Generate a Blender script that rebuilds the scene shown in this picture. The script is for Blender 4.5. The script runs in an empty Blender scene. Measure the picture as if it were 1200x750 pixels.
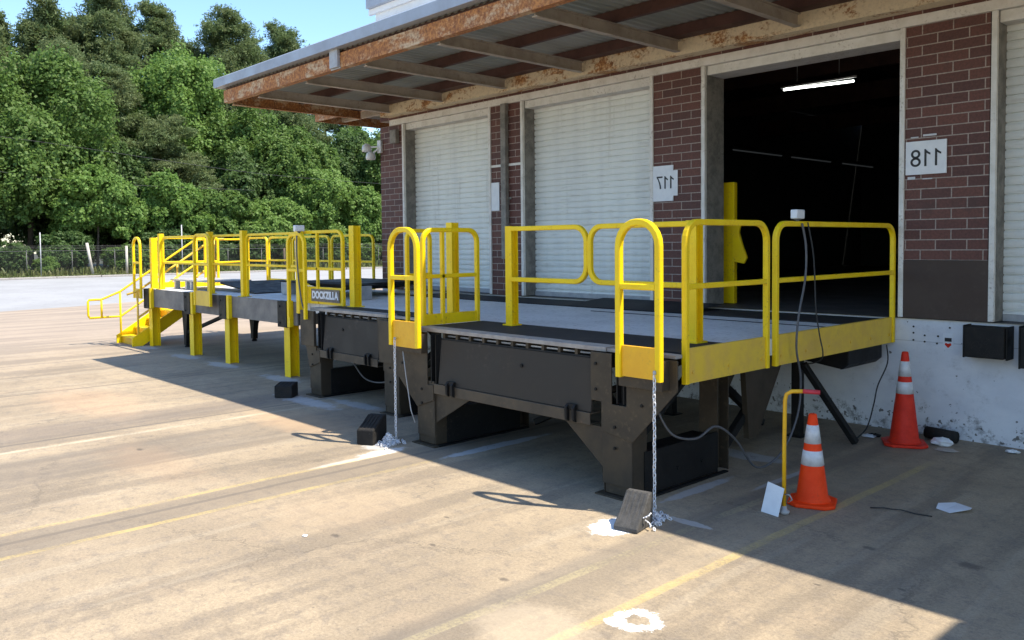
import bpy, math, random
import numpy as np
from mathutils import Vector, Matrix
R = math.radians
random.seed(7)
scene = bpy.context.scene
COL = scene.collection
ORIGIN = {}

# ------------------------------------------------------------------ mesh collector
class MB:
    def __init__(s): s.v = []; s.f = []; s.sm = []
    def add(s, vs, fs, smooth=False):
        b = len(s.v); s.v += [tuple(v) for v in vs]
        for f in fs: s.f.append(tuple(i + b for i in f)); s.sm.append(smooth)
        return s
    def box(s, x0, x1, y0, y1, z0, z1):
        if x0 > x1: x0, x1 = x1, x0
        if y0 > y1: y0, y1 = y1, y0
        if z0 > z1: z0, z1 = z1, z0
        v = [(x0,y0,z0),(x1,y0,z0),(x1,y1,z0),(x0,y1,z0),(x0,y0,z1),(x1,y0,z1),(x1,y1,z1),(x0,y1,z1)]
        return s.add(v, [(0,3,2,1),(4,5,6,7),(0,1,5,4),(1,2,6,5),(2,3,7,6),(3,0,4,7)])
    def prism(s, pts, axis, a0, a1):
        """pts: 2D outline; axis 'x' -> (y,z), 'y' -> (x,z), 'z' -> (x,y)"""
        n = len(pts)
        def P(p, a):
            return {'x': (a, p[0], p[1]), 'y': (p[0], a, p[1]), 'z': (p[0], p[1], a)}[axis]
        v = [P(p, a0) for p in pts] + [P(p, a1) for p in pts]
        fs = [tuple(range(n))[::-1], tuple(range(n, 2*n))]
        for i in range(n): j = (i+1) % n; fs.append((i, j, n+j, n+i))
        return s.add(v, fs)
    def sweep(s, pts, prof, up=None, closed=False, smooth=True, caps=True):
        pts = [Vector(p) for p in pts]; n = len(pts); rings = []
        N = None
        for i, p in enumerate(pts):
            if closed: t = (pts[(i+1) % n] - pts[i-1])
            else: t = pts[min(i+1, n-1)] - pts[max(i-1, 0)]
            t.normalize()
            if up is not None: u = Vector(up)
            else:
                u = N if N is not None else (Vector((0,0,1)) if abs(t.z) < .9 else Vector((1,0,0)))
            a = (u - t * u.dot(t))
            if a.length < 1e-6: a = t.orthogonal()
            a.normalize(); N = a; b = t.cross(a)
            k = 1.0
            if 0 < i < n-1:
                d = (pts[i]-pts[i-1]).normalized().dot((pts[i+1]-pts[i]).normalized())
                k = 1/max(.5, math.sqrt(max(.01, (1+d)/2)))
                if up is None: k = 1
            rings.append([p + a*q[0] + b*q[1]*k for q in prof])
        m = len(prof); v = [x for r_ in rings for x in r_]; fs = []
        rng = n if closed else n-1
        for i in range(rng):
            for j in range(m):
                k2 = (j+1) % m; i2 = (i+1) % n
                fs.append((i*m+j, i*m+k2, i2*m+k2, i2*m+j))
        if caps and not closed:
            fs.append(tuple(range(m))[::-1]); fs.append(tuple((n-1)*m+j for j in range(m)))
        return s.add(v, fs, smooth)
    def tube(s, pts, r, seg=8, closed=False):
        return s.sweep(pts, [(r*math.cos(2*math.pi*k/seg), r*math.sin(2*math.pi*k/seg)) for k in range(seg)], closed=closed)
    def sq(s, pts, w, up, closed=False, d=None):
        h = w/2; g = (d or w)/2; c = w*.13
        return s.sweep(pts, [(h,-g+c),(h,g-c),(h-c,g),(-h+c,g),(-h,g-c),(-h,-g+c),(-h+c,-g),(h-c,-g)], up=up, closed=closed, smooth=False)
    def lathe(s, c, prof, seg=24, smooth=True):
        v = []; fs = []; n = len(prof)
        for r_, z in prof:
            for k in range(seg):
                a = 2*math.pi*k/seg; v.append((c[0]+r_*math.cos(a), c[1]+r_*math.sin(a), c[2]+z))
        for i in range(n-1):
            for k in range(seg):
                k2 = (k+1) % seg; fs.append((i*seg+k, i*seg+k2, (i+1)*seg+k2, (i+1)*seg+k))
        fs.append(tuple(range(seg))[::-1]); fs.append(tuple((n-1)*seg+k for k in range(seg)))
        return s.add(v, fs, smooth)
    def bolt(s, c, axis, r=.016, h=.012):
        n = 6; ax = {'x': Vector((1,0,0)), 'y': Vector((0,1,0)), 'z': Vector((0,0,1))}[axis[-1]]
        if axis[0] == '-': ax = -ax
        o = ax.orthogonal().normalized(); q = ax.cross(o); c = Vector(c)
        v = [c + (o*math.cos(k*math.pi/3)+q*math.sin(k*math.pi/3))*r + ax*a for a in (-.002, h) for k in range(n)]
        fs = [tuple(range(n))[::-1], tuple(range(n, 2*n))] + [(k, (k+1) % n, n+(k+1) % n, n+k) for k in range(n)]
        return s.add(v, fs)
    def build(s, name, mat, parent=None, bevel=0, loc=None, label=None):
        me = bpy.data.meshes.new(name)
        o = bpy.data.objects.new(name, me)
        if parent is not None:
            org = ORIGIN[parent.name]; o.parent = parent
        else:
            org = Vector(loc) if loc is not None else Vector((0,0,0)); o.location = org
        ORIGIN[o.name] = Vector(org)
        me.from_pydata([(v[0]-org[0], v[1]-org[1], v[2]-org[2]) for v in s.v], [], s.f)
        me.polygons.foreach_set('use_smooth', s.sm)
        me.materials.append(mat); me.update()
        if bevel:
            b = o.modifiers.new('bevel', 'BEVEL'); b.width = bevel; b.segments = 2; b.limit_method = 'ANGLE'; b.angle_limit = R(40)
        COL.objects.link(o)
        if label: o['label'] = label
        return o

def each(name, mat, parent, mbs, bevel=0):
    return [m.build(name, mat, parent, bevel) for m in mbs]

def thing(name, label, cat, loc=(0,0,0), group=None):
    o = bpy.data.objects.new(name, None); COL.objects.link(o); o.location = loc
    o['label'] = label; o['category'] = cat
    if group: o['group'] = group
    ORIGIN[o.name] = Vector(loc); return o
def tag(o, label, cat, group=None):
    o['label'] = label; o['category'] = cat
    if group: o['group'] = group
    return o
def struct(o, kind='structure'): o['kind'] = kind; return o

def arc2(cx, cy, r, a0, a1, n=6):
    return [(cx+r*math.cos(R(a0+(a1-a0)*k/n)), cy+r*math.sin(R(a0+(a1-a0)*k/n))) for k in range(n+1)]

# ------------------------------------------------------------------ node helper
class G:
    def __init__(s, name, rough=.7, metal=0, spec=.5):
        s.m = bpy.data.materials.new(name); s.m.use_nodes = True; s.t = s.m.node_tree; s.n = s.t.nodes
        s.b = s.n['Principled BSDF']; s.b.inputs['Roughness'].default_value = rough
        s.b.inputs['Metallic'].default_value = metal; s.b.inputs['Specular IOR Level'].default_value = spec
        s.pos = s.n.new('ShaderNodeNewGeometry').outputs['Position']
    def l(s, a, b): s.t.links.new(a, b)
    def put(s, sock, v):
        if isinstance(v, bpy.types.NodeSocket): s.l(v, sock)
        elif isinstance(v, (tuple, list)) and len(v) == 3 and sock.type == 'RGBA': sock.default_value = (*v, 1)
        else: sock.default_value = v
    def mth(s, op, a, b=None, c=None):
        n = s.n.new('ShaderNodeMath'); n.operation = op; s.put(n.inputs[0], a)
        if b is not None: s.put(n.inputs[1], b)
        if c is not None: s.put(n.inputs[2], c)
        return n.outputs[0]
    def vm(s, op, a, b):
        n = s.n.new('ShaderNodeVectorMath'); n.operation = op; s.put(n.inputs[0], a); s.put(n.inputs[1], b); return n.outputs[0]
    def sc(s, v): return s.vm('MULTIPLY', s.pos, v)
    def xyz(s, v=None):
        n = s.n.new('ShaderNodeSeparateXYZ'); s.l(v or s.pos, n.inputs[0]); return n.outputs
    def comb(s, x, y, z=0):
        n = s.n.new('ShaderNodeCombineXYZ'); s.put(n.inputs[0], x); s.put(n.inputs[1], y); s.put(n.inputs[2], z); return n.outputs[0]
    def noise(s, v, scale=1, detail=4, rough=.55, dist=0):
        n = s.n.new('ShaderNodeTexNoise'); s.l(v, n.inputs['Vector']); n.inputs['Scale'].default_value = scale
        n.inputs['Detail'].default_value = detail; n.inputs['Roughness'].default_value = rough; n.inputs['Distortion'].default_value = dist
        return n.outputs['Fac']
    def ss(s, v, a, b, lo=0., hi=1.):
        n = s.n.new('ShaderNodeMapRange'); n.interpolation_type = 'SMOOTHSTEP'; s.put(n.inputs[0], v)
        for i, x in enumerate((a, b, lo, hi)): n.inputs[i+1].default_value = x
        return n.outputs[0]
    def mix(s, f, a, b, mode='MIX'):
        n = s.n.new('ShaderNodeMix'); n.data_type = 'RGBA'; n.blend_type = mode
        s.put(n.inputs[0], f); s.put(n.inputs[6], a); s.put(n.inputs[7], b); return n.outputs[2]
    def color(s, c): s.put(s.b.inputs['Base Color'], c); return s
    def rough(s, c): s.put(s.b.inputs['Roughness'], c); return s
    def bump(s, h, strength=.3, dist=.01):
        n = s.n.new('ShaderNodeBump'); n.inputs['Strength'].default_value = strength; n.inputs['Distance'].default_value = dist
        s.l(h, n.inputs['Height']); s.l(n.outputs[0], s.b.inputs['Normal']); return s

# ------------------------------------------------------------------ materials
def paint(name, c, c2=None, rough=.45, dirt=(.10,.08,.06), amt=.35, scale=6, bump=.08, metal=0, spec=.5):
    g = G(name, rough, metal, spec)
    n1 = g.noise(g.pos, scale, 6, .65); n2 = g.noise(g.pos, scale*7, 3, .6)
    col = g.mix(g.ss(n1, .35, .7), c, c2 or tuple(x*.85 for x in c))
    f = g.mth('MULTIPLY', g.ss(n2, .52, .78), g.ss(g.noise(g.pos, scale*.7, 5), .42, .68))
    col = g.mix(g.mth('MULTIPLY', f, amt), col, dirt)
    g.color(col); g.rough(g.ss(n1, .3, .7, rough-.08, rough+.15)); g.bump(n2, bump, .004); return g.m

M = {}
M['yellow'] = paint('yellow_paint', (.92,.635,.003), (.88,.57,.005), .42, (.30,.17,.06), .75, 6, spec=.35)
M['yellow_old'] = paint('old_orange_yellow_paint', (.82,.44,.008), (.76,.38,.01), .4, (.30,.15,.05), .5, 5)
M['yellow_worn'] = paint('worn_yellow_paint', (.80,.53,.035), (.70,.44,.08), .5, (.32,.2,.1), .5, 4)
M['bronze'] = paint('bronze_black_paint', (.056,.042,.027), (.042,.033,.023), .5, (.17,.12,.07), .5, 3, spec=.28)
M['black'] = paint('black_steel', (.009,.009,.009), (.014,.013,.012), .55, (.07,.055,.04), .45, 5, spec=.22)
M['galv'] = paint('galvanised_steel', (.42,.42,.42), (.32,.32,.33), .45, (.2,.18,.16), .4, 8)
M['chain'] = paint('zinc_chain', (.80,.80,.82), (.68,.68,.70), .3, (.3,.3,.3), .3, 30, metal=.35)
M['rubber'] = paint('black_rubber', (.018,.017,.016), (.03,.027,.024), .8, (.10,.085,.07), .6, 12, .5, spec=.2)
M['chock'] = paint('weathered_rubber', (.075,.07,.065), (.05,.048,.045), .85, (.2,.18,.15), .5, 20, .8)
M['white_plastic'] = paint('white_plastic', (.72,.73,.74), (.66,.67,.68), .4, (.4,.38,.34), .3, 8)
M['paper'] = paint('white_paper', (.78,.79,.80), (.72,.73,.75), .8, (.5,.48,.44), .2, 10)
M['cone_orange'] = paint('orange_cone_plastic', (.92,.062,.006), (.84,.05,.006), .5, (.25,.06,.03), .4, 9, spec=.2)
M['cone_red'] = paint('red_faded_cone_plastic', (.72,.035,.014), (.60,.03,.014), .5, (.2,.05,.04), .6, 9, spec=.2)
M['reflective'] = paint('reflective_sleeve', (.70,.70,.70), (.55,.55,.56), .35, (.3,.28,.26), .6, 14)
M['conduit'] = paint('grey_conduit', (.10,.10,.105), (.08,.08,.085), .5, (.3,.3,.3), .3, 10)
M['cable'] = paint('black_cable', (.02,.02,.02), (.03,.03,.03), .6, (.1,.1,.1), .2, 10)
M['red_grip'] = paint('red_grip', (.55,.03,.05), (.45,.03,.04), .5, (.2,.1,.1), .2, 10)
M['ink'] = paint('black_ink', (.02,.02,.02), None, .6, amt=.05)
M['tape'] = paint('silver_tape', (.62,.62,.63), None, .5, amt=.3)
M['jamb_white'] = paint('chipped_white_paint', (.74,.71,.66), (.62,.59,.53), .6, (.16,.10,.06), .8, 5, .3)
M['jamb_gray'] = paint('dirty_gray_jamb', (.26,.24,.21), (.15,.14,.125), .75, (.03,.025,.02), .95, 7, .6)
M['steel_brown'] = paint('brown_kick_plate', (.066,.045,.036), (.080,.058,.047), .6, (.13,.10,.08), .5, 3, .2, spec=.2)
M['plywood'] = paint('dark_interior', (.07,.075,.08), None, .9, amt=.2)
M['parapet'] = paint('offwhite_parapet', (.80,.78,.75), (.74,.72,.69), .7, (.4,.36,.32), .4, 1.5)
M['flashing'] = paint('grey_flashing', (.36,.40,.46), (.30,.33,.38), .45, (.25,.2,.15), .3, 2)
M['roof_white'] = paint('white_metal_roof', (.80,.80,.80), (.74,.74,.74), .5, (.5,.48,.45), .2, 1)
M['beam_gray'] = paint('weathered_beam', (.44,.38,.31), (.32,.265,.21), .65, (.12,.045,.02), .75, 3, .3)
M['fence'] = paint('dull_fence_steel', (.13,.125,.115), (.09,.085,.08), .7, (.1,.06,.04), .4, 3)
M['plate'] = paint('worn_sign_plate', (.16,.13,.10), (.12,.10,.08), .5, (.3,.28,.24), .5, 14)
M['wood_pole'] = paint('bleached_post', (.5,.46,.40), (.4,.35,.3), .8, (.2,.15,.1), .4, 4)

def rusty(name, paintc, rustc, rust2, lo, hi, stretch=(1,1,2.0)):
    g = G(name, .75)
    n1 = g.noise(g.sc(stretch), 2.2, 8, .68, .4); n2 = g.noise(g.pos, 26, 5, .7); n3 = g.noise(g.sc((6,6,1.2)), 3, 5, .6)
    rust = g.mix(g.ss(n2, .35, .65), rustc, rust2)
    rust = g.mix(g.mth('MULTIPLY', g.ss(n3, .5, .75), .6), rust, (.05,.022,.012))
    p = g.mix(g.ss(n2, .4, .75), paintc, tuple(x*.8 for x in paintc))
    fac = g.ss(g.mth('ADD', g.mth('MULTIPLY', n1, .75), g.mth('MULTIPLY', n2, .25)), lo, hi)
    g.color(g.mix(fac, p, rust)); g.bump(n2, .4, .006); return g.m
M['rust'] = rusty('rusted_fascia', (.58,.44,.28), (.52,.22,.06), (.24,.085,.03), .36, .51)
M['rust_cream'] = rusty('rusting_cream_beam', (.74,.62,.42), (.58,.30,.10), (.26,.11,.04), .50, .60)
M['rust_dark'] = paint('dark_red_purlin', (.085,.035,.026), (.06,.028,.022), .7, (.03,.02,.015), .6, 3)

# corrugated soffit: ribs run out from the wall
g = G('soffit_metal', .6)
n1 = g.noise(g.sc((.6,.25,1)), 1.6, 5); n2 = g.noise(g.pos, 9, 4)
g.color(g.mix(g.ss(n1, .35, .65), (.27,.29,.26), (.35,.345,.31))); M['soffit'] = g.m
# roller curtain
g = G('roller_curtain', .55)
x = g.xyz(); n1 = g.noise(g.sc((3,3,.35)), 1.2, 5); n2 = g.noise(g.sc((1,1,8)), 3, 4)
c = g.mix(g.ss(n1, .35, .7), (.78,.79,.745), (.69,.70,.67))
c = g.mix(g.mth('MULTIPLY', g.ss(n2, .55, .75), .3), c, (.33,.30,.24)); c = g.mix(g.mth('MULTIPLY', g.ss(g.noise(g.sc((9,9,.5)), 1, 5, .7), .55, .72), .35), c, (.36,.33,.28)); g.color(c); M['curtain'] = g.m
# brick
g = G('maroon_brick', .7)
x = g.xyz(); uv = g.comb(g.mth('ADD', x[0], x[1]), g.mth('SUBTRACT', x[2], 1.93), 0)
br = g.n.new('ShaderNodeTexBrick'); g.l(uv, br.inputs['Vector'])
br.inputs['Scale'].default_value = 1; br.inputs['Brick Width'].default_value = .318; br.inputs['Row Height'].default_value = .1117
br.inputs['Mortar Size'].default_value = .0062; br.inputs['Mortar Smooth'].default_value = .15; br.inputs['Bias'].default_value = -.1
br.inputs['Color1'].default_value = (.165,.062,.045,1); br.inputs['Color2'].default_value = (.105,.043,.036,1); br.inputs['Mortar'].default_value = (.42,.34,.29,1)
n2 = g.noise(g.pos, 40, 4, .7); n1 = g.noise(g.pos, 3, 5)
c = g.mix(.55, br.outputs['Color'], g.mix(g.ss(n2, .3, .7), (.35,.35,.35), (.95,.95,.95)), 'MULTIPLY')
c = g.mix(g.mth('MULTIPLY', g.ss(n1, .6, .72), .35), c, (.06,.035,.03))
g.color(c); g.bump(g.mth('SUBTRACT', g.mth('MULTIPLY', n2, .25), br.outputs['Fac']), .6, .008); M['brick'] = g.m
# painted foundation
g = G('chipped_white_foundation', .75)
x = g.xyz(); n0 = g.noise(g.sc((1,1,1.6)), 2.2, 6, .6); sp = g.noise(g.pos, 17, 3, .5); sp2 = g.noise(g.pos, 6, 5, .75)
low = g.ss(x[2], .5, .05)
c = g.mix(g.ss(n0, .3, .7), (.74,.75,.77), (.64,.65,.68))
c = g.mix(g.mth('MULTIPLY', g.ss(sp2, .52, .70), .25), c, (.36,.36,.36))
thr = g.mth('ADD', sp, g.mth('MULTIPLY', low, .10))
c = g.mix(g.mth('MULTIPLY', g.ss(thr, .70, .74), .85), c, (.07,.06,.05))
c = g.mix(g.mth('MULTIPLY', g.ss(g.mth('ADD', sp2, g.mth('MULTIPLY', low, .16)), .64, .82), .7), c, (.10,.095,.085))
seam = g.mth('MULTIPLY', g.ss(g.mth('ABSOLUTE', g.mth('SUBTRACT', x[2], 1.03)), .006, .002), .5)
c = g.mix(seam, c, (.3,.3,.3)); g.color(c); g.bump(sp2, .4, .01); M['foundation'] = g.m
# deck concrete / tread plate
g = G('deck_steel_grey', .6)
n1 = g.noise(g.pos, 1.3, 6); n2 = g.noise(g.pos, 22, 4)
g.color(g.mix(g.mth('MULTIPLY', g.ss(n2, .5, .7), .35), g.mix(g.ss(n1, .35, .65), (.72,.72,.71), (.62,.62,.61)), (.18,.17,.16))); g.bump(n2, .2, .005); M['deck'] = g.m
def tread(name, c, c2, strength=.7):
    g = G(name, .72, 0, .3)
    v = g.sc((1,1,1)); rot = g.n.new('ShaderNodeVectorRotate'); g.l(v, rot.inputs[0]); rot.inputs['Angle'].default_value = R(45)
    w = g.n.new('ShaderNodeTexChecker'); g.l(rot.outputs[0], w.inputs[0]); w.inputs['Scale'].default_value = 34
    n1 = g.noise(g.pos, 2, 6); n2 = g.noise(g.pos, 30, 3)
    g.color(g.mix(g.mth('MULTIPLY', g.ss(n1, .45, .75), .6), c, c2)); g.bump(g.mth('ADD', w.outputs['Fac'], g.mth('MULTIPLY', n2, .4)), strength, .004); return g.m
M['tread'] = tread('black_tread_plate', (.016,.017,.02), (.045,.043,.042))
M['nosing'] = paint('scuffed_steel_nosing', (.34,.31,.28), (.26,.23,.21), .5, (.12,.08,.05), .6, 8)
M['side_beam_gray'] = paint('weathered_channel', (.20,.18,.16), (.14,.125,.115), .6, (.05,.035,.03), .6, 2.5)

# apron concrete with paint, joints and stains
g = G('apron_concrete', .85)
x, y, z = g.xyz()
blot = g.noise(g.pos, .55, 6, .6, .3); blot2 = g.noise(g.pos, 2.3, 6, .65); fine = g.noise(g.pos, 45, 4, .75); med = g.noise(g.pos, 11, 5, .7)
strk = g.noise(g.sc((1.7,.16,1)), 1.0, 5, .55, .15); strk2 = g.noise(g.sc((5,.35,1)), 1.0, 4, .6)
c = g.mix(g.ss(blot, .36, .64), (.395,.308,.203), (.29,.228,.155))
c = g.mix(g.mth('MULTIPLY', g.ss(blot2, .5, .72), .35), c, (.40,.30,.20))
c = g.mix(g.mth('MULTIPLY', g.ss(g.mth('ADD', strk, g.mth('MULTIPLY', g.mth('SUBTRACT', med, .5), .22)), .49, .60), .48), c, (.15,.122,.092))
c = g.mix(g.mth('MULTIPLY', g.ss(strk2, .54, .64), .25), c, (.44,.37,.27))
c = g.mix(g.mth('MULTIPLY', g.ss(g.noise(g.pos, 6.5, 9, .78), .47, .66), .62), c, (.20,.165,.13))
sp_ = g.noise(g.pos, 120, 3, .8)
c = g.mix(.5, c, g.mix(g.ss(fine, .28, .72), (.60,.60,.60), (1.30,1.30,1.30)), 'MULTIPLY')
c = g.mix(.45, c, g.mix(g.ss(sp_, .3, .7), (.68,.68,.68), (1.25,1.25,1.25)), 'MULTIPLY')
c = g.mix(g.mth('MULTIPLY', g.ss(g.noise(g.pos, 28, 2, .5), .70, .74), .6), c, (.12,.10,.08))
wob = g.mth('MULTIPLY', g.mth('SUBTRACT', g.noise(g.pos, 1.2, 4), .5), .05)
wear = g.mth('ADD', g.mth('MULTIPLY', g.noise(g.pos, 1.6, 3, .6), .4), g.mth('MULTIPLY', g.noise(g.pos, 38, 5, .8), .6))
def band(cx, w, soft=.012, wobk=1):
    d = g.mth('ABSOLUTE', g.mth('SUBTRACT', g.mth('ADD', x, g.mth('MULTIPLY', wob, wobk)), cx))
    return g.ss(d, w+soft, w)
def dark(cx, w, amt, col=(.11,.095,.08), soft=.02):
    global c
    c = g.mix(g.mth('MULTIPLY', band(cx, w, soft), amt), c, col)
def upto(v, a, soft=.6): return g.ss(v, a+soft, a)
for cx in (-6.93, -10.4, -13.9, -17.4, -.22): dark(cx, .02, .6)
dark(-6.88, .20, .55, (.16,.13,.10), .16); dark(-3.74, .05, .50, (.15,.125,.10), .10); dark(-3.45, .22, .2, (.2,.17,.13), .12)
dark(-10.9, .25, .45, (.16,.13,.11), .3); dark(-9.1, .35, .45, (.17,.14,.11), .35)
for cy, am in ((3.35,.12), (-2.5,.5), (15,.5)):
    d = g.mth('ABSOLUTE', g.mth('SUBTRACT', g.mth('ADD', y, wob), cy)); c = g.mix(g.mth('MULTIPLY', g.ss(d, .018, .006), am), c, (.10,.09,.08))
def stripe(cx, w, amt, col, yend, lo=.36, hi=.52):
    global c
    f = g.mth('MULTIPLY', band(cx, w, .02), upto(y, yend)); f = g.mth('MULTIPLY', f, g.ss(wear, lo, hi)); c = g.mix(g.mth('MULTIPLY', f, amt), c, col)
Y1 = (.62,.46,.14)
stripe(-3.13, .028, .5, Y1, 8.0, .36, .62); stripe(-3.66, .03, .45, (.5,.42,.22), 7.3, .42, .62)
stripe(-7.17, .024, .6, Y1, 4.6, .38, .62); stripe(-6.62, .024, .5, Y1, 5.2, .38, .62)
stripe(-10.05, .035, .4, (.66,.60,.45), 5.2, .40, .60); stripe(-11.7, .03, .25, (.6,.52,.38), 5.0, .42, .62); stripe(.35, .035, .8, Y1, 8.2)
WH = (.78,.79,.80)
def patch(cx, cy, rx, ry, amt, col=WH, thr=.1, nz=1.2, scale=9):
    global c
    dx = g.mth('DIVIDE', g.mth('SUBTRACT', x, cx), rx); dy = g.mth('DIVIDE', g.mth('SUBTRACT', y, cy), ry)
    d = g.mth('SQRT', g.mth('ADD', g.mth('MULTIPLY', dx, dx), g.mth('MULTIPLY', dy, dy)))
    n = g.mth('MULTIPLY', g.mth('SUBTRACT', g.noise(g.pos, scale, 5, .7), .5), nz)
    f = g.ss(g.mth('ADD', d, n), 1+thr, 1-thr); c = g.mix(g.mth('MULTIPLY', f, amt), c, col)
patch(-4.08, 4.84, .17, .24, .95); patch(-3.75, 5.3, .2, .05, .3)
patch(-7.25, 4.85, .10, .26, .55, WH, .3, 1.8); patch(-7.5, 4.98, .15, .16, .35, WH, .3, 1.8); patch(-6.62, 5.9, .08, .7, .6, (.55,.58,.62), .2, 1.1, 5); patch(-7.2, 4.5, .05, .45, .3, WH, .4)
patch(-4.2, 6.1, .06, .5, .5, (.55,.57,.6), .2, 1.2, 6); patch(-3.85, 6.9, .035, .5, .4, (.5,.52,.55), .2, 1.0, 6); patch(-4.6, 7.4, .5, .14, .45, (.5,.52,.55), .2, 1.2, 5)
patch(-10.4, 5.75, .7, .15, .5, (.55,.57,.6), .35, 2.4, 8); patch(-9.7, 6.1, .5, .12, .4, (.52,.54,.57), .35, 2.4, 8)
for px in (-12.5, -14.75, -16.4, -18.6): patch(px, 6.45, .5, .16, .5, (.55,.57,.60), .35, 2.4, 7)
patch(-3.3, 3.2, .35, .28, .3, (.62,.5,.35), .3); patch(-8.6, 3.0, .8, .3, .22, (.42,.27,.16), .6, 1.8, 4); patch(-5.9, 3.6, .5, .5, .2, (.42,.30,.19), .6, 1.8, 4)
patch(-9.3, 5.0, .9, .35, .35, (.56,.36,.2), .5, 1.4, 3); patch(-12.6, 3.6, 1.2, .5, .3, (.54,.34,.2), .5, 1.4, 3)
for (px, py, s_) in ((-3.93,3.55,.022),(-5.4,3.2,.025),(-4.75,3.6,.018),(-2.55,5.75,.028),(-5.15,4.05,.015),(-2.1,5.2,.014),(-2.5,4.9,.012),(-9.2,3.1,.03),(-1.95,5.9,.05)):
    patch(px, py, s_*1.6, s_, .65, (.06,.05,.045), .5, 2.6, 26)
# sprayed ring mark
dx = g.mth('SUBTRACT', x, -2.97); dy = g.mth('SUBTRACT', y, 3.70)
d = g.mth('SQRT', g.mth('ADD', g.mth('MULTIPLY', dx, dx), g.mth('MULTIPLY', dy, dy)))
d = g.mth('ADD', d, g.mth('MULTIPLY', g.mth('SUBTRACT', g.noise(g.pos, 13, 6, .85), .5), .24))
f = g.ss(g.mth('ABSOLUTE', g.mth('SUBTRACT', d, .105)), .042, .026); c = g.mix(g.mth('MULTIPLY', f, .92), c, (.82,.82,.8))
patch(-3.04, 3.60, .065, .06, .92, (.82,.82,.8), .15, .8, 20)
# cracks
vor = g.n.new('ShaderNodeTexVoronoi'); vor.feature = 'DISTANCE_TO_EDGE'; vor.inputs['Scale'].default_value = .42
dis = g.vm('ADD', g.pos, g.comb(g.mth('MULTIPLY', blot2, .9), g.mth('MULTIPLY', med, .5), 0)); g.l(dis, vor.inputs['Vector'])
crk = g.mth('MULTIPLY', g.ss(vor.outputs['Distance'], .0075, .002), g.ss(blot, .45, .55)); c = g.mix(g.mth('MULTIPLY', crk, .4), c, (.09,.075,.06))
# far half of the apron is pinker and plainer
c = g.mix(g.mth('MULTIPLY', g.ss(x, -14, -24), .65), c, g.mix(g.ss(strk, .4, .6), (.37,.29,.225), (.30,.238,.188)))
g.color(c); g.bump(g.mth('ADD', fine, g.mth('MULTIPLY', med, .6)), .35, .006); g.rough(g.ss(blot, .3, .7, .75, .92)); M['apron'] = g.m

g = G('pale_lot', .9)
n0 = g.noise(g.pos, .25, 6, .6); n1 = g.noise(g.pos, 3, 5, .7); n2 = g.noise(g.pos, 30, 3)
c = g.mix(g.ss(n0, .35, .65), (.33,.326,.325), (.285,.281,.28)); c = g.mix(g.mth('MULTIPLY', g.ss(n1, .5, .7), .4), c, (.18,.178,.178))
g.color(c); g.bump(n2, .4, .02); M['lot'] = g.m
g = G('dry_verge', .95)
n0 = g.noise(g.pos, .6, 6, .6); n1 = g.noise(g.pos, 6, 5, .7)
c = g.mix(g.ss(n0, .4, .62), (.33,.25,.15), (.12,.14,.05)); c = g.mix(g.mth('MULTIPLY', g.ss(n1, .5, .7), .4), c, (.4,.33,.24)); g.color(c); M['verge'] = g.m
g = G('forest_floor', .95); n0 = g.noise(g.pos, .2, 5); g.color(g.mix(g.ss(n0, .35, .65), (.035,.04,.018), (.06,.05,.03))); M['soil'] = g.m

def leafmat(name, c1, c2, c3, trans=.35):
    g = G(name, .55, 0, .3)
    oi = g.n.new('ShaderNodeObjectInfo'); n1 = g.noise(g.pos, .45, 3); n2 = g.noise(g.pos, 3.0, 2)
    c = g.mix(g.ss(n1, .35, .65), c1, c2); c = g.mix(g.mth('MULTIPLY', g.ss(n2, .45, .7), .6), c, c3)
    c = g.mix(g.mth('MULTIPLY', oi.outputs['Random'], .3), c, c3)
    g.color(c)
    tr = g.n.new('ShaderNodeBsdfTranslucent'); g.l(c, tr.inputs[0]); ms = g.n.new('ShaderNodeMixShader'); ms.inputs[0].default_value = trans
    out = g.n['Material Output']; g.l(g.b.outputs[0], ms.inputs[1]); g.l(tr.outputs[0], ms.inputs[2]); g.l(ms.outputs[0], out.inputs[0]); return g.m
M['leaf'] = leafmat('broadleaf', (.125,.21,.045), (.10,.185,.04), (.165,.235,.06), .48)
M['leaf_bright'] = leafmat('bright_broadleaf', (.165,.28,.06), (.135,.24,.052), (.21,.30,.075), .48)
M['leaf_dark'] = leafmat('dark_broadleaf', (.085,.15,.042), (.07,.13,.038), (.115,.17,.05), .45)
M['needle'] = leafmat('pine_needles', (.13,.195,.07), (.145,.185,.07), (.17,.20,.085), .45)
M['bark'] = paint('bark', (.12,.09,.065), (.075,.055,.04), .9, (.04,.03,.02), .5, 2, .6)
M['grass'] = leafmat('dry_grass', (.14,.16,.05), (.09,.14,.035), (.22,.19,.09), .3)

# ------------------------------------------------------------------ ground
WALL = 9.6
def sheet(name, x0, x1, y0, y1, z, mat, thick=None):
    b = MB()
    if thick: b.box(x0, x1, y0, y1, z-thick, z)
    else: b.add([(x0,y0,z),(x1,y0,z),(x1,y1,z),(x0,y1,z)], [(0,1,2,3)])
    return struct(b.build(name, mat))
sheet('ground', -400, 120, -200, 400, -.06, M['soil'])
b = MB(); b.add([(-33.2,-60,0),(30,-60,0),(30,26.5,0),(-40.5,26.5,0),(-33.6,9,0),(-32.6,5,0)], [(0,1,2,3,4,5)]); struct(b.build('concrete_apron', M['apron']))
sheet('gravel_lot', -67, -25, -60, 90, -.012, M['lot'])
sheet('grass_verge', -76, -66.2, -60, 110, -.03, M['verge'])
b = MB(); ys = np.arange(-40, 100, 3.0)
for i in range(len(ys)-1):
    x_ = -66.3+.15*math.sin(ys[i]*.3); b.box(x_-.35, x_, ys[i], ys[i+1]-.02, -.02, .13)
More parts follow.
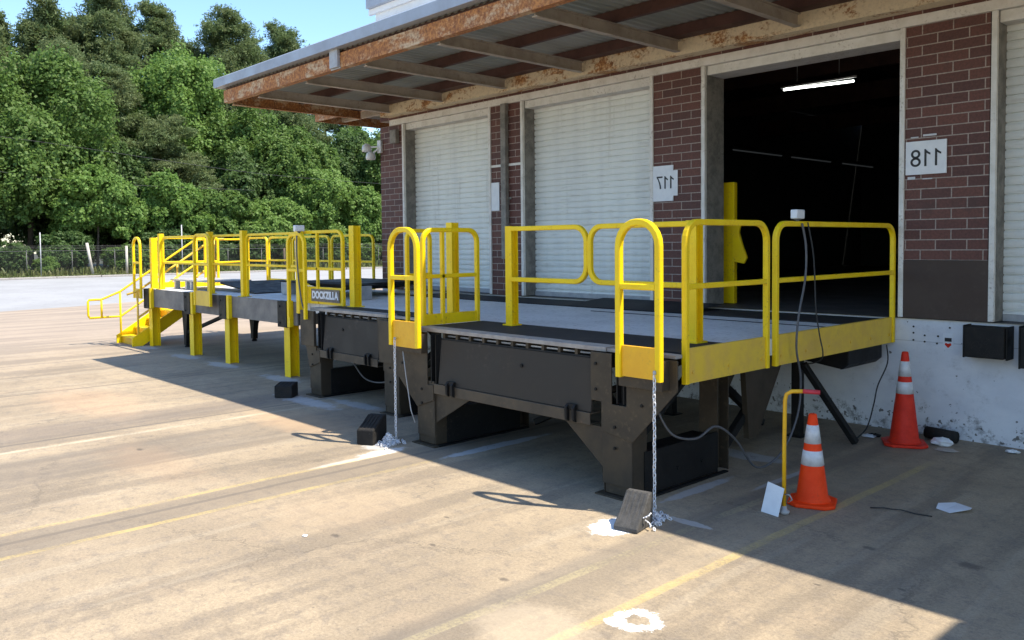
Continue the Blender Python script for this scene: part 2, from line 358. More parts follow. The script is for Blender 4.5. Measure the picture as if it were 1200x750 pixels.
struct(b.build('kerb', M['nosing'], bevel=.03))
# grass tufts on the verge
rng = np.random.default_rng(3)
def quads_mesh(name, C, A, B):
    """C centres, A/B half axes -> one mesh of quads"""
    n = len(C); v = np.empty((n*4, 3), np.float32)
    v[0::4] = C-A-B; v[1::4] = C+A-B; v[2::4] = C+A+B; v[3::4] = C-A+B
    me = bpy.data.meshes.new(name); me.vertices.add(n*4); me.vertices.foreach_set('co', v.ravel())
    me.loops.add(n*4); me.loops.foreach_set('vertex_index', np.arange(n*4, dtype=np.int32))
    me.polygons.add(n); me.polygons.foreach_set('loop_start', np.arange(0, n*4, 4, dtype=np.int32)); me.update(calc_edges=True); return me
n = 26000
C = np.stack([rng.uniform(-76,-66.6,n)**1, rng.uniform(0,80,n), np.zeros(n)], 1); h = rng.uniform(.03,.12,n)*(1+2.6*(C[:,0]<-69.5)*rng.random(n))
C[:,2] = h-.03; th = rng.uniform(0,math.pi,n); A = np.stack([np.cos(th),np.sin(th),np.zeros(n)],1)*rng.uniform(.02,.07,n)[:,None]
B = np.stack([rng.normal(0,.25,n)*h, rng.normal(0,.25,n)*h, h],1)
me = quads_mesh('grass', C, A, B); me.materials.append(M['grass']); o = bpy.data.objects.new('grass', me); COL.objects.link(o)
struct(o, 'stuff'); o['label'] = 'dry grass and weeds along the far fence'

# ------------------------------------------------------------------ warehouse
bld = thing('warehouse', 'brick warehouse with roller doors and a rusted steel canopy', 'building', (-14.2, WALL, 0))
XR = 7.5
OPEN = [(-13.38,-10.90), (-10.04,-7.43), (-6.51,-3.95), (-2.97,-.45), (.5, 3.0)]
piers = [(-14.2,-13.43),(-10.85,-10.09),(-7.38,-6.56),(-3.90,-3.04),(-.40,.45),(3.05,XR)]
MB().box(-14.2, XR, WALL, WALL+.45, -.2, 1.28).build('foundation_wall', M['foundation'], bld)
for i, (a, b_) in enumerate(piers):
    lo = 1.285
    MB().box(a, b_, WALL+.004, WALL+.44, 1.93 if i == 3 else lo, 4.5).build('brick_pier', M['brick'], bld)
MB().box(piers[3][0]-.03, piers[3][1]+.03, WALL-.012, WALL+.43, 1.285, 1.926).build('kick_plate', M['steel_brown'], bld, .004)
MB().box(-14.2, XR, WALL+.006, WALL+.44, 4.615, 5.3).build('brick_wall', M['brick'], bld)
MB().box(-14.2, -14.2+.44, WALL+.45, 24, 1.285, 5.3).build('brick_wall', M['brick'], bld)
MB().box(-14.2, -14.2+.44, WALL+.46, 24, -.2, 1.28).build('foundation_wall', M['foundation'], bld)
MB().box(-13.85, XR, WALL-.018, WALL+.43, 4.502, 4.612).build('lintel', M['jamb_white'], bld, .004)
for (a, b_) in OPEN:
    each('door_jamb', M['jamb_white'], bld, [MB().box(a-.055, a, WALL-.02, WALL+.03, 1.29, 4.5), MB().box(b_, b_+.055, WALL-.02, WALL+.03, 1.29, 4.5)], .004)
    each('door_reveal', M['jamb_gray'], bld, [MB().box(a-.05, a+.005, WALL+.032, WALL+.43, 1.29, 4.5), MB().box(b_-.005, b_+.05, WALL+.032, WALL+.43, 1.29, 4.5),
        MB().box(a+.006, b_-.006, WALL+.035, WALL+.43, 4.40, 4.498)][:2])
    MB().box(a+.006, b_-.006, WALL+.035, WALL+.43, 4.38, 4.498).build('door_header', M['jamb_white'], bld, .004)
def curtain(a, b_):
    y0 = WALL+.26; prof = []; z = 1.30; step = .094
    while z < 4.40:
        for k in range(6):
            t = (0,.07,.14,.4,.7,.93)[k]; prof.append((y0+(.026,.026,-.002,-.008,-.008,-.003)[k], z+t*step))
        z += step
    v = []; fs = []
    for (yy, zz) in prof: v += [(a-.01, yy, zz), (b_+.01, yy, zz)]
    for i in range(len(prof)-1): fs.append((2*i, 2*i+1, 2*i+3, 2*i+2))
    m = MB(); m.add(v, fs); m.box(a, b_, y0+.02, y0+.035, 1.29, 4.42)
    d = m.build('roller_door', M['curtain'], bld)
    MB().box(a+.01, b_-.01, y0-.03, y0+.018, 1.285, 1.36).build('bottom_bar', M['galv'], d, .004)
    each('latch', M['black'], d, [MB().box(a+.25, a+.33, y0-.045, y0-.012, 1.50, 1.53), MB().box(b_-.16, b_-.05, y0-.04, y0-.012, 2.55, 2.63)])
for k in (0, 1, 3, 4): curtain(*OPEN[k])
# dark interior
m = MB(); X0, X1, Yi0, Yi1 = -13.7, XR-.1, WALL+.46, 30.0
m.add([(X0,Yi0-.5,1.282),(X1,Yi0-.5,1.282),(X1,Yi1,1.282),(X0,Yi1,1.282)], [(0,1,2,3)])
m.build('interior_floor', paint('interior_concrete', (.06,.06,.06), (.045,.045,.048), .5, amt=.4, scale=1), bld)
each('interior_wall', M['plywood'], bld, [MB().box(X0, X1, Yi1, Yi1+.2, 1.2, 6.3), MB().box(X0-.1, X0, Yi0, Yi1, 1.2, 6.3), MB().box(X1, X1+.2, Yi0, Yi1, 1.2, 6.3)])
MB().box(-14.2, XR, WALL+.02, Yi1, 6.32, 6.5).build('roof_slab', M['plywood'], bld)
for yy in (12.2, 15.5, 19, 23): MB().box(X0, X1, yy, yy+.14, 5.35, 5.75).build('roof_beam', M['rust_dark'], bld)
for xx in (-11, -7.9, -4.4, -1.0): MB().box(xx, xx+.12, Yi0, Yi1, 5.78, 6.1).build('roof_joist', M['rust_dark'], bld)
m = MB(); m.box(X0, X1, 12.25, 12.32, 6.2, 6.31)
for k in range(24):
    xx = -13+k*.85
    m.sq([(xx, 12.27, 5.4), (xx+.42, 12.27, 6.2)], .05, (0,1,0))
m.build('roof_truss', M['rust_dark'], bld)
# parapet
MB().box(-14.2, XR, WALL-.06, WALL+.4, 5.3, 6.85).build('parapet', M['parapet'], bld)
MB().box(-14.17, -13.9, WALL+.41, 24, 5.3, 6.85).build('parapet', M['parapet'], bld)
cp = MB(); cp.box(-14.34, XR, WALL-.2, WALL+.5, 6.852, 7.07); cp.box(-14.34, -13.8, WALL+.503, 24, 6.852, 7.07); cp.build('parapet_cap', M['flashing'], bld, .01)
MB().box(-14.36, XR, WALL-.12, WALL-.062, 6.74, 6.85).build('drip_edge', M['parapet'], bld)
# downpipe between the doors
MB().box(-10.845, -10.095, WALL-.008, WALL+.003, 3.46, 3.50).build('wall_strip', M['jamb_white'], bld)
dp = MB(); dp.box(-10.51, -10.39, WALL-.09, WALL-.009, 1.9, 4.50); dp.box(-10.60, -10.33, WALL-.02, WALL-.002, 2.9, 2.94)
dp.build('downpipe', M['jamb_gray'], bld, .01)
# --- canopy: steel frame hung on the wall
CY0, CX0, CX1 = 6.58, -14.62, XR
can = MB(); v = []; fs = []
# corrugated soffit sheet, ribs along y
xs = np.arange(CX0, CX1, .0333); prof = []
for i, xx in enumerate(xs): prof.append((xx, 4.985 + (.022 if (i//2) % 2 else 0)))
for (xx, zz) in prof: v += [(xx, CY0-.02, zz), (xx, WALL-.02, zz)]
for i in range(len(prof)-1): fs.append((2*i, 2*i+2, 2*i+3, 2*i+1))
can.add(v, fs); canopy = can.build('canopy', M['soffit'], bld)
m = MB(); m.prism([(CY0-.08, 5.03), (CY0-.08, 5.11), (WALL-.065, 6.50), (WALL-.065, 5.03)], 'x', CX0-.17, CX1); m.build('canopy_roof', M['roof_white'], canopy)
m = MB(); m.prism([(6.44,5.00),(6.44,5.15),(6.455,5.165),(6.56,5.165),(6.56,5.15),(6.455,5.15),(6.455,5.015),(6.57,5.015),(6.57,5.0)], 'x', CX0-.18, CX1); m.box(CX0-.18, CX0-.165, 6.45, WALL, 5.0, 5.15)
m.build('gutter', M['flashing'], canopy)
def channel(y0, y1, z0, z1, x0, x1, t=.012):   # C section opening towards +y
    m = MB(); m.box(x0, x1, y0, y0+t, z0, z1); m.box(x0, x1, y0+t, y1, z0, z0+t); m.box(x0, x1, y0+t, y1, z1-t, z1); return m
channel(6.55, 6.66, 4.73, 4.945, CX0, CX1).build('fascia_channel', M['rust'], canopy)
MB().box(CX0, CX1, 6.60, 6.64, 4.946, 5.0).build('fascia_strip', M['rust_dark'], canopy)
m = MB(); m.box(-10.9,-10.68, 6.50, 6.548, 4.74, 5.03); m.box(-10.92,-10.66, 6.535, 6.549, 4.72, 4.74); m.build('splice_plate', M['galv'], canopy, .004)
bx = [-14.5, -13.49, -11.86, -10.20, -8.50, -6.77, -5.05, -3.3, -1.6, .1, 1.8, 3.5, 5.2, 6.9]
for xx in bx:
    m = MB(); w_ = .042; t = .010
    zt = 4.965 if xx < -14 else 4.83
    m.box(xx-t/2, xx+t/2, 6.665, 9.34, 4.70, zt); m.box(xx-w_, xx+w_, 6.665, 9.34, 4.688, 4.70); m.box(xx-w_, xx+w_, 6.665, 9.34, zt, zt+.012)
    m.build('canopy_beam', M['rust'] if xx < -14 else M['beam_gray'], canopy)
for yy, w_ in ((6.72,.07), (8.0,.07), (9.22,.20)):
    MB().box(CX0, CX1, yy-w_/2, yy+w_/2, 4.845, 4.984).build('purlin', M['rust_dark'], canopy)
m = MB(); m.box(-13.84, XR, 9.36, 9.375, 4.665, 4.88); m.box(-13.84, XR, 9.36, 9.47, 4.65, 4.664); m.box(-13.84, XR, 9.36, 9.47, 4.881, 4.895)
m.build('ledger_beam', M['rust_cream'], canopy)
m = MB(); m.box(-13.84, XR, 9.475, WALL-.001, 4.655, 4.69); m.build('ledger_angle', M['rust_cream'], canopy)
# end canopy round the corner
e = MB(); e.add([(-16.85,9.72,5.16),(-14.22,9.72,5.16),(-14.22,16,5.16),(-16.85,16,5.16)], [(0,1,2,3)]); e.box(-16.95,-14.31,9.62,16,5.18,5.22)
ec = e.build('end_canopy', M['soffit'], bld)
m = MB(); m.box(-16.85,-14.31,9.66,9.70,4.93,5.13); m.box(-16.85,-16.81,9.705,16,4.93,5.13); m.build('fascia_channel', M['rust'], ec)
m = MB(); m.box(-16.98,-14.31,9.60,9.615,5.10,5.28); m.box(-16.98,-16.965,9.62,16,5.10,5.28); m.build('gutter', M['flashing'], ec)
for yy in (10.3, 12, 14): MB().box(-16.78,-14.22,yy,yy+.09,4.97,5.12).build('canopy_beam', M['beam_gray'], ec)
# deeper canopy bay to the right of the view (throws the shade on the near apron)
m = MB(); m.box(.88, XR, 1.2, 6.43, 5.02, 5.12)
db = m.build('deep_canopy', M['soffit'], bld)
m = MB(); m.box(.88, XR, 1.16, 1.195, 4.8, 5.15); m.box(.86, .878, 1.16, 6.42, 4.8, 5.15); m.build('fascia_channel', M['rust'], db)
MB().box(6.9, 7.1, 1.4, 1.6, 0, 5.0).build('canopy_post', M['beam_gray'], db)
# bumpers
def bumper(x0, x1, z0, z1, label):
    t = thing('dock_bumper', label, 'dock bumper', ((x0+x1)/2, WALL, z0), 'dock bumpers')
    m = MB(); nn = 1; w_ = (x1-x0)/nn
    for k in range(nn): m.box(x0+k*w_+.003, x0+(k+1)*w_-.003, WALL-.24, WALL-.014, z0, z1)
    m.build('pad', M['rubber'], t, .012)
    m = MB(); m.box(x0-.02, x0-.004, WALL-.21, WALL-.002, z0-.01, z1+.01); m.box(x1+.004, x1+.02, WALL-.21, WALL-.002, z0-.01, z1+.01); m.build('mounting_plate', M['black'], t, .003)
bumper(-3.18, -2.80, .93, 1.25, 'black rubber dock bumper on the white wall right of the red cone')
bumper(-2.66, -2.3, .86, 1.27, 'black rubber dock bumper cut off by the right edge of the photo')
# ink-dark studs stand for the shade inside holes; sticker on the foundation
for (xx, zz) in ((-3.78,1.19),(-3.78,1.12),(-3.78,1.04),(-3.66,1.10),(-3.66,1.03),(-3.52,1.10),(-3.53,1.02),(-3.4,1.2),(-3.22,1.19)): MB().bolt((xx, WALL-.001, zz), '-y', .011, .006).build('hole_stud', M['ink'], bld)
st = MB(); st.box(-3.47,-3.36, WALL-.004, WALL-.001, .97, 1.14); st = st.build('paper_label', M['paper'], bld)
m = MB(); m.box(-3.45,-3.38, WALL-.007, WALL-.0045, 1.05, 1.09); m.build('printed_bar', M['ink'], st)
m = MB(); m.prism([(-3.415,.98),(-3.38,1.015),(-3.39,1.035),(-3.415,1.025),(-3.44,1.035),(-3.45,1.015)], 'y', WALL-.007, WALL-.0045); m.build('printed_heart', M['cone_red'], st)

# ------------------------------------------------------------------ writing
def text_obj(name, s, size, cx, y, cz, mat, parent, mirror=False, yaw=0, depth=.002, sx=1.0, bold=0.0):
    cu = bpy.data.curves.new('t', 'FONT'); cu.body = s; cu.size = size; cu.extrude = depth; cu.align_x = 'CENTER'; cu.align_y = 'CENTER'; cu.offset = bold
    o = bpy.data.objects.new('t', cu); COL.objects.link(o); dg = bpy.context.evaluated_depsgraph_get()
    me = bpy.data.meshes.new_from_object(o.evaluated_get(dg)); bpy.data.objects.remove(o)
    me.name = name
    for v in me.vertices:
        a, b_, c_ = v.co; a *= sx
        if mirror: a = -a
        v.co = Vector((cx + a, y - c_, cz + b_))
    if mirror: me.flip_normals()
    org = ORIGIN[parent.name]
    for v in me.vertices: v.co -= org
    me.materials.clear(); me.materials.append(mat)
    q = bpy.data.objects.new(name, me); q.parent = parent; COL.objects.link(q); ORIGIN[q.name] = org; return q
def digits(s, h, cx, y, cz, parent, gap=.62, depth=.004):
    G1 = [(.30,0),(.42,0),(.42,1),(.345,1),(.30,.93),(.20,.84),(.08,.77),(.08,.655),(.18,.70),(.30,.78)]
    G7 = [(.05,1),(.62,1),(.62,.90),(.50,.72),(.40,.48),(.34,.24),(.32,0),(.19,0),(.22,.25),(.30,.52),(.41,.74),(.485,.875),(.05,.875)]
    n = len(s); x0 = gap*n/2
    for i, ch in enumerate(s):        # mirrored: first digit at the right
        ox = x0-i*gap
        def T(p_): return (cx+(ox-p_[0])*h, cz+(p_[1]-.5)*h)
        m = MB()
        if ch == '1': m.prism([T(p_) for p_ in G1], 'y', y, y+depth)
        elif ch == '7': m.prism([T(p_) for p_ in G7], 'y', y, y+depth)
        else:
            for cz_, rx_, rz_ in ((.735,.205,.20),(.265,.235,.215)):
                pts = [(cx+(ox-.32-rx_*math.cos(a*math.pi/12))*h, y+depth/2, cz+(cz_-.5+rz_*math.sin(a*math.pi/12))*h) for a in range(24)]
                m.sweep(pts, [(.002,-.063*h),(.002,.063*h),(-.002,.063*h),(-.002,-.063*h)], up=(0,1,0), closed=True, smooth=False)
        m.build('digit', M['ink'], parent)
s1 = thing('door_sign', 'white door sign with mirrored number 118 on the brick pier', 'sign', (-3.66, WALL, 3.05), 'numbered door signs')
m = MB(); m.box(-3.878,-3.45, WALL-.02, WALL-.001, 2.87, 3.235); m.build('sign_plate', M['paper'], s1, .002)
digits('118', .185, -3.655, WALL-.0245, 3.05, s1, .60)
for (a, b_, z_, dz) in ((-3.83,-3.75,3.275,.012),(-3.70,-3.56,3.285,.02),(-3.86,-3.78,2.82,.03),(-3.70,-3.60,2.815,.012)): MB().box(a, b_, WALL-.006, WALL-.0005, z_, z_+dz).build('tape_strip', M['tape'], s1)
s2 = thing('door_sign', 'white paper door sign with mirrored number 117 between two doors', 'sign', (-7.18, WALL, 2.97), 'numbered door signs')
m = MB(); m.prism([(-7.39,2.73),(-7.03,2.73),(-7.03,2.80),(-6.955,2.80),(-6.955,3.15),(-7.03,3.15),(-7.03,3.225),(-7.39,3.225)], 'y', WALL-.014, WALL-.001); m.build('sign_sheet', M['paper'], s2)
digits('117', .175, -7.15, WALL-.0185, 2.99, s2, .56)
m = MB(); m.box(-10.83,-10.63, WALL-.02, WALL-.001, 2.72, 3.2); tag(m.build('blank_sign', M['paper'], None, .002, (-10.73, WALL, 2.7)), 'blank white sign on the narrow brick pier beside the downpipe', 'sign')
# security light and box at the corner
fl = thing('security_light', 'white twin security floodlight on the warehouse corner', 'lamp', (-14.2, WALL-.02, 4.1))
m = MB(); m.box(-14.24,-14.12, WALL-.05, WALL, 4.0, 4.25); m.build('bracket', M['white_plastic'], fl, .005)
for dx_, dz_ in ((-.30,.05), (-.16,-.12)):
    m = MB(); m.sq([(-14.15, WALL-.03, 4.12), (-14.15+dx_, WALL-.16, 4.08+dz_)], .03, (0,0,1)); m.lathe((-14.15+dx_, WALL-.16, 4.05+dz_), [(.03,.10),(.085,.06),(.10,-.02),(.09,-.06)], 14); m.build('lamp_head', M['white_plastic'], fl)
m = MB(); m.box(-13.74,-13.54, WALL-.09, WALL-.001, 4.14, 4.40); tag(m.build('junction_box', M['jamb_gray'], None, .006, (-13.64, WALL, 4.14)), 'small grey electrical box high on the corner brick pier', 'electrical box')

# interior lights and guard
em = G('lit_tube'); em.b.inputs['Emission Color'].default_value = (.95,1,.92,1); em.b.inputs['Emission Strength'].default_value = 5; em.color((.9,.9,.9)); M['tube'] = em.m
def tube_light(x0, y0, z0, x1, y1, z1, label, mat):
    t = thing('ceiling_light', label, 'light', ((x0+x1)/2, (y0+y1)/2, z0), 'warehouse ceiling lights')
    MB().tube([(x0,y0,z0),(x1,y1,z1)], .017, 8).build('tube', mat, t)
    if abs(x1-x0) > abs(y1-y0): m = MB().box(x0-.05, x1+.05, y0-.02, y0+.02, z0+.024, z0+.05)
    else: m = MB().box(x0-.06, x0+.06, y0-.05, y1+.05, z0+.035, z0+.10)
    for k in ((.2, .8) if mat is M['tube'] else ()): m.tube([(x0+(x1-x0)*k, y0+(y1-y0)*k, z0+.1), (x0+(x1-x0)*k, y0+(y1-y0)*k, 5.4)], .006, 5)
    m.build('housing', M['galv'] if mat is M['tube'] else M['black'], t)
tube_light(-7.10, 12.7, 4.63, -5.93, 12.7, 4.60, 'lit fluorescent tube hanging inside the open dock door', M['tube'])
em2 = G('dim_tube'); em2.b.inputs['Emission Color'].default_value = (.8,.9,.95,1); em2.b.inputs['Emission Strength'].default_value = .010; em2.color((.2,.2,.2)); M['dim'] = em2.m
for k, (a, b_) in enumerate(((17.2,19.4),(19.9,22.0),(22.7,24.6))):
    tube_light(-10.9, a, 4.30, -10.9, b_, 4.30, ['nearest dim ceiling light deep inside the open warehouse','middle dim ceiling light deep inside the open warehouse','farthest dim ceiling light deep inside the open warehouse'][k], M['dim'])
dg_ = thing('door_guard', 'tall yellow steel guard post just inside the open dock door', 'guard post', (-6.6, 10.3, 1.29))
m = MB(); m.box(-6.76,-6.46, 10.22, 10.25, 1.29, 2.98); m.box(-6.76,-6.73, 10.25, 10.42, 1.29, 2.98); m.box(-6.52,-6.50,10.25,10.36,1.29,2.98); m.build('channel_post', M['yellow'], dg_, .004)
m = MB(); m.box(-6.86,-6.79, 10.2, 10.30, 1.29, 2.55); m.build('side_strip', M['yellow'], dg_, .004)
m = MB(); m.prism([(-6.48,2.42),(-6.34,2.42),(-6.38,2.28),(-6.33,2.12),(-6.25,1.93),(-6.30,1.85),(-6.48,1.88)], 'y', 10.2, 10.24); m.build('flared_bracket', M['yellow'], dg_, .004)

# ------------------------------------------------------------------ loading platforms
TOP = 2.315
def loop_pts(a0, a1, z0, z1, r, kind):
    """path in (a,z): kind 'U' = inverted U with round top corners, 'C' loops"""
    if kind == 'U': return [(a0, z0)] + arc2(a0+r, z1-r, r, 180, 90) + arc2(a1-r, z1-r, r, 90, 0) + [(a1, z0)]
    if kind == 'R': return [(a0, z1)] + arc2(a1-r, z1-r, r, 90, 0) + arc2(a1-r, z0+r, r, 0, -90) + [(a0, z0)]
    if kind == 'L': return [(a1, z1)] + arc2(a0+r, z1-r, r, 90, 180) + arc2(a0+r, z0+r, r, 180, 270) + [(a1, z0)]
def rail(parent, plane, c, a0, a1, z0=1.0, z1=TOP, r=.17, kind='U', mid=1.78, toe=None, tw=.05, mat='yellow', toemat=None, bolts=True, uprights=()):
    P = (lambda q: (c, q[0], q[1])) if plane == 'x' else (lambda q: (q[0], c, q[1]))
    up = (1,0,0) if plane == 'x' else (0,1,0)
    m = MB(); m.sq([P(q) for q in loop_pts(a0, a1, z0, z1, r, kind)], tw, up)
    if kind == 'U' and mid: m.sq([P((a0+tw/2, mid)), P((a1-tw/2, mid))], tw*.9, up)
    for u in uprights: m.sq([P((u, z0)), P((u, z1-tw/2))], tw*.9, up)
    o = m.build('guard_rail', M[mat], parent)
    if toe:
        t0, t1 = toe; m = MB(); off = -.012 if plane == 'y' else .012
        s0, s1 = sorted((c+off-.006, c+off+.006))
        if plane == 'x':
            m.box(c-.008, c+.006, a0+tw/2+.001, a1-tw/2-.001, t0, t1); m.box(c-.03, c-.0085, a0+tw/2+.001, a1-tw/2-.001, t1-.012, t1)
        else:
            m.box(a0+tw/2+.001, a1-tw/2-.001, c-.006, c+.008, t0, t1); m.box(a0+tw/2+.001, a1-tw/2-.001, c+.0085, c+.03, t1-.012, t1)
        if bolts:
            nb = max(2, int(round((a1-a0)/.42)))
            for k in range(nb):
                a = a0+.09+(a1-a0-.18)*k/(nb-1); zz = t0+.09
                m.bolt((c+.006, a, zz) if plane == 'x' else (a, c-.006, zz), 'x' if plane == 'x' else '-y', .017)
        q = m.build('toe_board', M[toemat or mat], o)
    return o
def ipost(parent, x, y, z0, z1, w=.15, name='post', mat='yellow', plate=True, d=None):
    d = d or w; m = MB(); t = .010
    m.box(x-w/2, x+w/2, y-d/2, y-d/2+t, z0, z1); m.box(x-w/2, x+w/2, y+d/2-t, y+d/2, z0, z1); m.box(x-t/2, x+t/2, y-d/2+t, y+d/2-t, z0, z1)
    if plate:
        m.box(x-w*.75, x+w*.75, y-d*.75, y+d*.75, z0-.0, z0+.014)
    return m.build(name, M[mat], parent)

def bpost(parent, x, y, z0, z1, w=.11, name='post', mat='yellow', plate=True):
    m = MB().box(x-w/2, x+w/2, y-w/2, y+w/2, z0+(.013 if plate else 0), z1); 
    if plate: m.box(x-w*1.05, x+w*.85, y-w*.85, y+w*.85, z0, z0+.012)
    return m.build(name, M[mat], parent, .008)

def leveler_front(p, x0, x1, y, wl=.50, wr=.47, gus=True):
    """front frame of a dock leveler: x0/x1 outer faces of the two legs, y = face of the legs"""
    FL = [('l', x0), ('r', x1)]
    # legs
    for s, xe in FL:
        a, b_ = (xe, xe+.30) if s == 'l' else (xe-.32, xe)
        m = MB()
        m.box(a, b_, y, y+.012, .10, .70); m.box(b_-.012, b_, y+.013, y+.20, .02, .70); m.box(a, a+.012, y+.013, y+.20, .02, .70); m.box(a+.02, b_-.02, y+.013, y+.02, .02, .12)
        m.box(a-.05, b_+.05, y-.05, y+.26, 0.001, .014)
        m.build('leg', M['bronze'], p, .003)
    # wing plates
    m = MB(); yy = y-.002
    xl = x0
    m.prism([(xl-wl,1.22),(xl+.20,1.22),(xl+.20,.66),(xl+.30,.66),(xl+.30,.50),(xl+.01,.40),(xl-wl*.72,.72),(xl-wl,.98)], 'y', yy-.012, yy); m.build('wing_plate', M['bronze'], p, .003)
    m = MB()
    m.prism([(x1-.44,1.22),(x1-.205,1.22),(x1-.205,.79),(x1-.045,.79),(x1-.045,1.22),(x1+wr,1.22),(x1+wr,.98),(x1+.02,.50),(x1-.32,.55),(x1-.32,.80),(x1-.44,.80)], 'y', yy-.012, yy); m.build('wing_plate', M['bronze'], p, .003)
    for qa, qb, qz, qs in ((x0+.205, x0+.36, .66, (x0+.25, x0+.33)), (x1-.20, x1-.05, .78, (x1-.16, x1-.09))):
        m = MB(); m.box(qa, qb, y+.044, y+.058, qz, 1.22)
        for q in qs: m.box(q, q+.012, y-.005, y+.045, qz+.02, 1.2)
        m.build('slot_guide', M['black'], p, .002)
    # gussets under the channel
    if gus: each('gusset', M['bronze'], p, [MB().prism([(x0+.302,.655),(x0+.86,.572),(x0+.302,.26)], 'y', y+.02, y+.034),
        MB().prism([(x1-.322,.572),(x1-.78,.572),(x1-.322,.22)], 'y', y+.02, y+.034)])
    # lip panel and channel
    m = MB(); a, b_ = x0+.37, x1-.455
    m.prism([(y+.05,1.15),(y+.07,1.15),(y+.022,.685),(y+.002,.685)], 'x', a, b_)
    m.prism([(y+.045,1.155),(y+.055,1.165),(y+.075,1.165),(y+.075,1.15)], 'x', a, b_)
    m.build('lip_panel', M['lip'], p, .002)
    m = MB(); m.box(x0+.312, x1-.45, y-.015, y-.003, .575, .68); m.box(x0+.312, x1-.45, y-.002, y+.12, .575, .587); m.box(x0+.312, x1-.45, y-.002, y+.12, .668, .68)
    m.build('bottom_channel', M['bronze_light'], p, .003)
    for q in (x0+.55, x1-.72):
        m = MB()
        for dq in (0, .085): m.prism([(y-.03,.73),(y-.055,.70),(y-.05,.60),(y-.02,.575),(y-.018,.73)], 'x', q+dq, q+dq+.028)
        m.box(q, q+.113, y-.03, y-.005, .69, .735)
        m.build('lip_keeper', M['black'], p, .002)
    # hinge line
    k = a+.02
    while k < b_-.1:
        MB().box(k, k+.035, y+.055, y+.16, 1.165, 1.215).build('hinge_lug', M['bronze'], p, .002); k += .21
    MB().box(a, b_, y+.162, y+.172, 1.1, 1.215).build('hinge_backing', M['black'], p)
    MB().tube([(a, y+.10, 1.185), (b_, y+.10, 1.185)], .010, 6).build('hinge_rod', M['galv'], p)
    MB().box(x0-.02, x1-.30, y+.03, y+.20, 1.222, 1.262).build('nosing', M['nosing'], p, .003)
    m = MB(); m.box(x1-.29, x1+.42, y+.03, y+.12, 1.225, 1.255); m.build('nosing', M['nosing'], p, .003)
    for q, z_ in ((x0-wl*.5,1.12),(x0-wl*.5,.85),(x0+.10,.60),(x0+.10,.45),(x1+wr*.25,1.12),(x1+wr*.75,1.12),(x1+wr*.25,.82),(x1-.38,1.12),(x1-.38,.90),(x1-.17,.60),(x1-.17,.42)): MB().bolt((q, y-.014, z_), '-y', .014).build('bolt', M['black'], p)
    MB().bolt((x1-1.35, y+.03, 1.0), '-y', .018).build('bolt', M['black'], p)
    # boxes at the feet running back
    for xb0, xb1 in ((x0+.05, x0+.30), (x1-.27, x1+.005)):
        m = MB(); m.box(xb0, xb1-.013, y+.21, y+1.24, .02, .36); m.box(xb1-.012, xb1+.01, y+.16, y+1.24, .02, .39); m.box(xb1+.011, xb1+.06, y+.02, y+1.34, .004, .018)
        for k in (.3, .62, .98): m.bolt((xb1+.01, y+k, .17), 'x', .02)
        m.build('base_box', M['black'], p, .003)
    # rear legs and cross frame
    for xe in (x0+.05, x1-.20):
        m = MB(); m.box(xe, xe+.20, y+1.25, y+1.262, .0, 1.14); m.box(xe+.09, xe+.105, y+1.263, y+1.43, 0, 1.14); m.box(xe, xe+.20, y+1.431, y+1.443, 0, 1.14)
        m.build('rear_leg', M['bronze'], p, .002)
    m = MB()
    for k in range(5):
        q = x0+.45+k*(x1-x0-.9)/4; m.box(q-.03, q+.03, y+.22, y+3.0, 1.05, 1.215)
    m.box(x0+.1, x1-.1, y+1.5, y+1.56, .95, 1.2); m.box(x0+.1, x1-.1, y+2.9, y+2.96, .9, 1.2)
    m.build('underframe', M['black'], p)
    each('lift_cylinder', M['black'], p, [MB().sq([(x0+.5, y+1.3, .1), (x1-.6, y+2.2, 1.06)], .07, (0,1,0)), MB().tube([(x0+1.2, y+1.9, .3), (x0+1.25, y+1.1, 1.06)], .05, 10)])
    # side braces from the leg up to the deck
    each('knee_brace', M['black'], p, [MB().sq([(q, y+.10, .40), (q, y+1.2, 1.12)], .06, (1,0,0)) for q in (x1-.1, x0+.15)])

M['lip'] = paint('lip_panel_paint', (.036,.030,.024), (.050,.042,.033), .65, (.13,.10,.08), .6, 2.5, spec=.25)
M['bronze_light'] = paint('channel_paint', (.075,.058,.04), (.06,.048,.035), .5, (.17,.10,.06), .6, 4, spec=.3)

# --- near platform
p1 = thing('loading_platform', 'nearest loading platform with black leveler front and yellow guard rails', 'loading platform', (-5.9, 5.4, 0), 'dock platform modules in a row')
leveler_front(p1, -7.35, -4.38, 5.40)
MB().box(-8.30, -4.02, 6.42, 8.72, 1.10, 1.25).build('deck', M['deck'], p1)
MB().box(-7.42, -4.02, 5.605, 6.415, 1.235, 1.256).build('leveler_plate', M['tread'], p1, .002)
MB().box(-8.30, -4.02, 8.725, 9.58, 1.20, 1.262).build('sill_plate', M['tread'], p1, .002)
m = MB(); m.box(-7.42,-4.1,8.3,8.32,1.252,1.258); m.add([(-8.3,8.72,1.266),(-6.2,8.72,1.266),(-6.2,9.58,1.33),(-8.3,9.58,1.33)], [(0,1,2,3)]); m.build('bridge_plate', M['tread'], p1)
rail(p1, 'x', -4.0, 5.62, 6.86, 1.0, toe=(1.0,1.285), toemat='yellow_worn', r=.16, mid=1.79)
rail(p1, 'x', -4.0, 7.02, 9.56, 1.0, toe=(1.0,1.285), toemat='yellow_worn', r=.16, mid=1.79)
rail(p1, 'y', 5.27, -4.40, -4.00, 1.06, r=.19, mid=1.80, toe=(1.07,1.32), toemat='yellow_old', tw=.055, bolts=False)
rail(p1, 'y', 5.27, -7.63, -7.15, 1.06, r=.20, mid=1.80, toe=(1.05,1.33), toemat='yellow_old', tw=.055, bolts=False)
